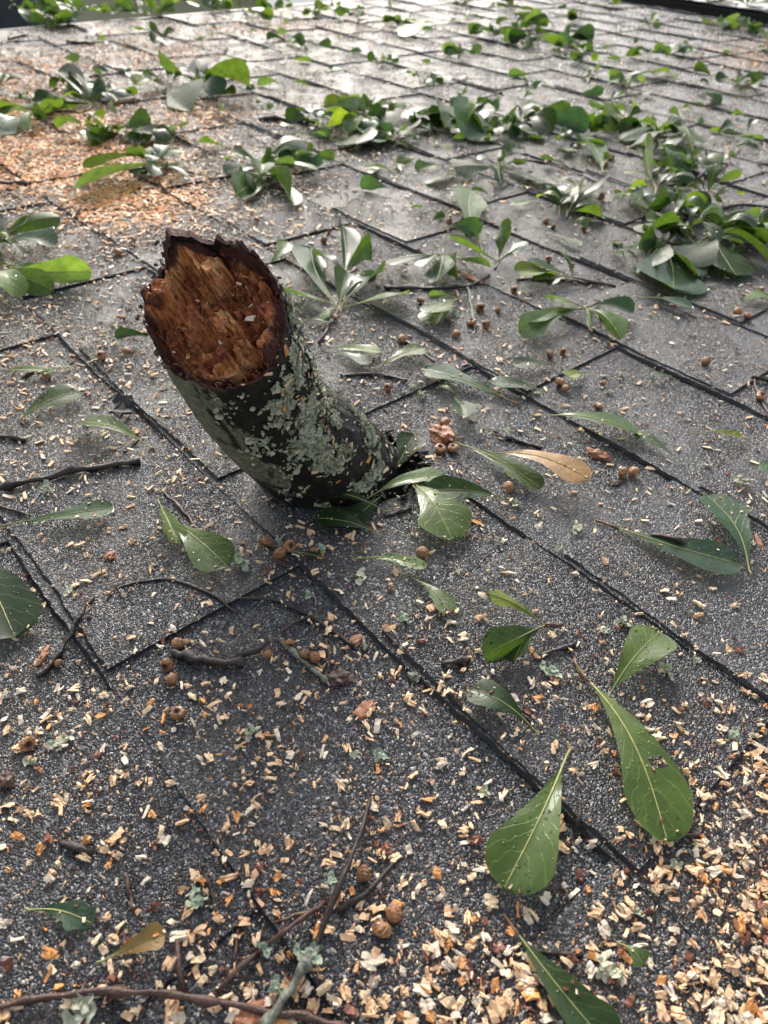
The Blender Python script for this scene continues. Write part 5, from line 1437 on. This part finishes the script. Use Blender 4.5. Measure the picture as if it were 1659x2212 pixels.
def dens(x, y):
    x = min(max(x, 0), 1658.9); y = min(max(y, 40), 2219.9)
    j = max(i for i in range(len(GY)) if GY[i] <= y); i = max(q for q in range(len(GX)) if GX[q] <= x)
    j = min(j, len(GY) - 2); i = min(i, len(GX) - 2)
    fy = (y - GY[j]) / (GY[j + 1] - GY[j]); fx = (x - GX[i]) / (GX[i + 1] - GX[i])
    a = GD[j][i] * (1 - fx) + GD[j][i + 1] * fx; b = GD[j + 1][i] * (1 - fx) + GD[j + 1][i + 1] * fx
    return a * (1 - fy) + b * fy
rs = random.Random(99)
chips = []
MAXD = 1100
for _ in range(int(MAXD * (2259 / 100) * (2500 / 100) )):
    x_, y_ = rs.uniform(-300, 1959), rs.uniform(15, 2500)
    d = dens(x_, y_) + 760 * min(1, patch(x_, y_))
    if rs.random() * MAXD > d: continue
    p = at(x_, y_)
    if p.x < X_L + .01 or p.x > X_R or p.y > 2.82 or p.y < -.6: continue
    cl = .4 + 1.3 * noise.noise(Vector((p.x * 30, p.y * 30, 1))) + .8 * noise.noise(Vector((p.x * 9, p.y * 9, 7)))
    if y_ > 1100 and rs.random() > .35 + 1.1 * max(0, cl): continue
    if y_ <= 1100 and rs.random() > .45 + .7 * max(0, cl): continue
    if ((p.x - base_pt.x) ** 2 + (p.y - base_pt.y) ** 2) < .056 ** 2: continue
    chips.append((p.x, p.y, x_, y_, d))
NC = len(chips)
for i in range(NC):
    x, y, a, b, d = chips[i]
    if b > 700:
        for _ in range(3 if b > 1200 else 2):
            chips.append((x + rs.gauss(0, .012), y + rs.gauss(0, .012), a, b, -1))
def chip_mat(rs, y_, x_):
    u = rs.random()
    if y_ < 600 and rs.random() < patch(x_, y_): return 2 if u < .52 else 1 if u < .85 else 0
    if y_ < 1000 and u > (.80 if y_ < 700 else .88): return 5
    if y_ < 1500 and u < .15: return 3
    if u < .08: return 3
    if u < .17: return 2
    if u < .48: return 1
    if u < .72: return 4
    return 0
def chip_geo(rs, l, w, t, big):
    """a torn sliver: bent strip with frayed, skewed ends"""
    seg = 3 if big else 1
    V, Fc = [], []
    bend = rs.uniform(-.25, .45) * l
    sk = [rs.uniform(-.3, .3) for _ in range(4)]
    tw = rs.uniform(-.5, .5)
    for s in range(seg + 1):
        u = s / seg - .5
        wt = w * (1 - rs.uniform(0, .35) * abs(u) * 2)
        for q, (a, b) in enumerate(((-1, -1), (1, -1), (1, 1), (-1, 1))):
            e = sk[q] * w * (1 if abs(u) > .4 else 0)
            cz = math.sin(tw * u * 2)
            V.append(Vector((u * l + e, a * wt / 2, b * t / 2 + bend * (.25 - u * u) + a * wt * .3 * cz)))
    for s in range(seg):
        for q in range(4):
            Fc.append((s * 4 + q, s * 4 + (q + 1) % 4, s * 4 + 4 + (q + 1) % 4, s * 4 + 4 + q))
    Fc += [(3, 2, 1, 0), (seg * 4, seg * 4 + 1, seg * 4 + 2, seg * 4 + 3)]
    return V, Fc
_strip = chip_geo
def chip_geo(rs, l, w, t, big):
    if not big: return _strip(rs, l, w, t, big)
    k = rs.choice((1, 1, 2, 3))
    V, Fc = [], []
    a0 = 0
    for q in range(k):
        v, f_ = _strip(rs, l * rs.uniform(.7, 1.1), w * (1 if k == 1 else rs.uniform(.45, .75)), t, big)
        m3 = Euler((rs.gauss(0, .2), rs.gauss(0, .25), a0)).to_matrix()
        off = Vector((rs.gauss(0, l * .06), q * w * .55, abs(rs.gauss(0, t * .8))))
        o0 = len(V)
        V += [m3 @ (p + Vector((rs.gauss(0, l * .035), rs.gauss(0, w * .10), rs.gauss(0, t * .35)))) + off for p in v]
        Fc += [tuple(o0 + j for j in f) for f in f_]
        a0 += rs.uniform(-.55, .55)
    return V, Fc
# the 300 largest in the picture are objects of their own
cand = [i for i, c in enumerate(chips) if c[4] >= 0 and 0 < c[2] < 1659 and 1300 < c[3] < 2212]
rs.shuffle(cand)
cand = sorted(cand, key=lambda i: -chips[i][3] - rs.uniform(0, 1000))[:300]
own = set(cand)
protos = []
for q in range(15):
    v, f_ = chip_geo(random.Random(q + 500), .0050 * random.Random(q).uniform(.7, 1.35), .0022 * random.Random(q + 9).uniform(.7, 1.5), .0007, True)
    zmin = min(p.z for p in v)
    for p in v: p.z -= zmin
    protos.append((v, f_))
PM = {}
def proto_mesh(q, m_):
    if (q, m_) not in PM: PM[(q, m_)] = mesh_from('wood_chip', protos[q][0], protos[q][1], (CHIPM[m_],))
    return PM[(q, m_)]
V, Fc, mi = [], [], []
for i, (x, y, px, py, d) in enumerate(chips):
    z = surfz(x, y)
    pile = max(0, d - 20) * .00006 if py > 1500 else 0
    zz = z + rs.uniform(0, 1) * (.0008 + pile)
    hd = rs.uniform(0, 6.283)
    til = Euler((rs.gauss(0, .22), rs.gauss(0, .22), hd)).to_matrix()
    m_ = chip_mat(rs, py, px)
    if i in own:
        q = rs.randrange(15); s = rs.uniform(.75, 1.25)
        o = link('wood_chip', proto_mesh(q, m_), None, Matrix.Translation((x, y, zz + .0002)) @ til.to_4x4() @ Matrix.Scale(s, 4))
        zone = ('left of the forked twig' if px < 620 else 'between the forked twig and the glossy leaf' if px < 1040 else 'around the broad glossy leaf' if px < 1250 else 'in the heap at the right') if py < 1980 else \
               ('in the bottom left corner' if px < 500 else 'around the thick twig at the bottom' if px < 950 else 'around the leaf cut by the bottom edge' if px < 1300 else 'in the bottom right corner')
        tag(o, ('cream', 'tan', 'orange', 'dark red bark coloured', 'whitish')[m_] + ' saw chip lying ' + zone, 'wood chip', ('cream', 'tan', 'orange', 'dark red', 'whitish')[m_] + ' saw chips ' + zone)
        continue
    big = py > 1150
    l = (.0033 if py > 1300 else .0033) * math.exp(max(-1.4, min(.75, rs.gauss(0, .5))))
    if py < 1150: l = min(l, .008) * 1.0
    if py < 500: l *= 1.25
    if py < 600: l *= 1 + .35 * min(1, patch(px, py))
    if m_ == 3: l *= .8
    if d < 0: l = rs.uniform(.0005, .0014); big = False; m_ = rs.choice((0, 1, 4, 3, 3, 5, 2))
    w = l * rs.uniform(.18, .5); t = rs.uniform(.0004, .0010)
    v, f_ = chip_geo(rs, l, w, t, big)
    o0 = len(V)
    c = Vector((x, y, zz + t * .5 + .0003))
    V += [til @ p + c for p in v]
    Fc += [tuple(o0 + q for q in p) for p in f_]
    mi += [m_] * len(f_)
# chips caught on the limb: upper right flank and the broken face
for _ in range(130):
    if rs.random() < .8:
        th = TH_R + rs.gauss(-.5, .35); z = rs.uniform(0, AL * .95); r = lim_r(th, z) + .0012
        lp = Vector((r * math.cos(th) + lim_c(z)[0], r * math.sin(th) + lim_c(z)[1], z)); nn_ = Vector((math.cos(th), math.sin(th), .1))
    else:
        th = rs.uniform(0, 6.28); s = rs.uniform(0, .8); r = .039 * s
        lp = Vector((r * math.cos(th), r * math.sin(th), AL - .017 * s * math.cos(th) - .004)); nn_ = Vector((0, 0, 1))
    m_ = rs.choice((0, 1, 4, 2))
    l = rs.choice((.0012, .0018, .0025, .004, .0055)) * rs.uniform(.8, 1.2)
    v, f_ = chip_geo(rs, l, l * rs.uniform(.25, .6), .0006, False)
    q = Matrix.Rotation(0, 3, 'X'); zaxis = nn_.normalized().to_track_quat('Z', 'Y').to_matrix() @ Euler((rs.gauss(0, .3), rs.gauss(0, .3), rs.uniform(0, 6.28))).to_matrix()
    o0 = len(V); BR = BM.to_3x3(); wc = BM @ lp
    V += [BR @ (zaxis @ p) + wc for p in v]
    Fc += [tuple(o0 + q_ for q_ in p) for p in f_]
    mi += [m_] * len(f_)
for o in LOOSE:
    p0 = o.matrix_world.translation
    lp_ = T.inverted() @ p0
    pp_ = pix(*lp_)
    if pp_[1] < 850 or pp_[1] > 2300: continue
    vs = o.data.vertices
    MW = T.inverted() @ o.matrix_world
    for _ in range(rs.choice((3, 5, 7))):
        v_ = vs[rs.randrange(len(vs) // 3, len(vs))]
        if abs((v_.index % 9) - 4) > 3: continue
        c = MW @ v_.co; c.z += .0006
        l = rs.uniform(.0008, .0026); m_ = rs.choice((0, 1, 2, 3, 3))
        v, f_ = chip_geo(rs, l, l * rs.uniform(.4, .8), .0005, False)
        e_ = Euler((rs.gauss(0, .2), rs.gauss(0, .2), rs.uniform(0, 6.28))).to_matrix()
        o0 = len(V); V += [e_ @ p + c for p in v]; Fc += [tuple(o0 + q_ for q_ in p) for p in f_]; mi += [m_] * len(f_)
dust = link('sawdust', mesh_from('sawdust', V, Fc, CHIPM + [M_BARKC], mi), None, Matrix.Identity(4))
tag(dust, 'fine pale and orange sawdust and bark crumbs spread over the shingles', 'sawdust', kind='stuff')
print('chips', len(chips), 'objects', len(bpy.data.objects))
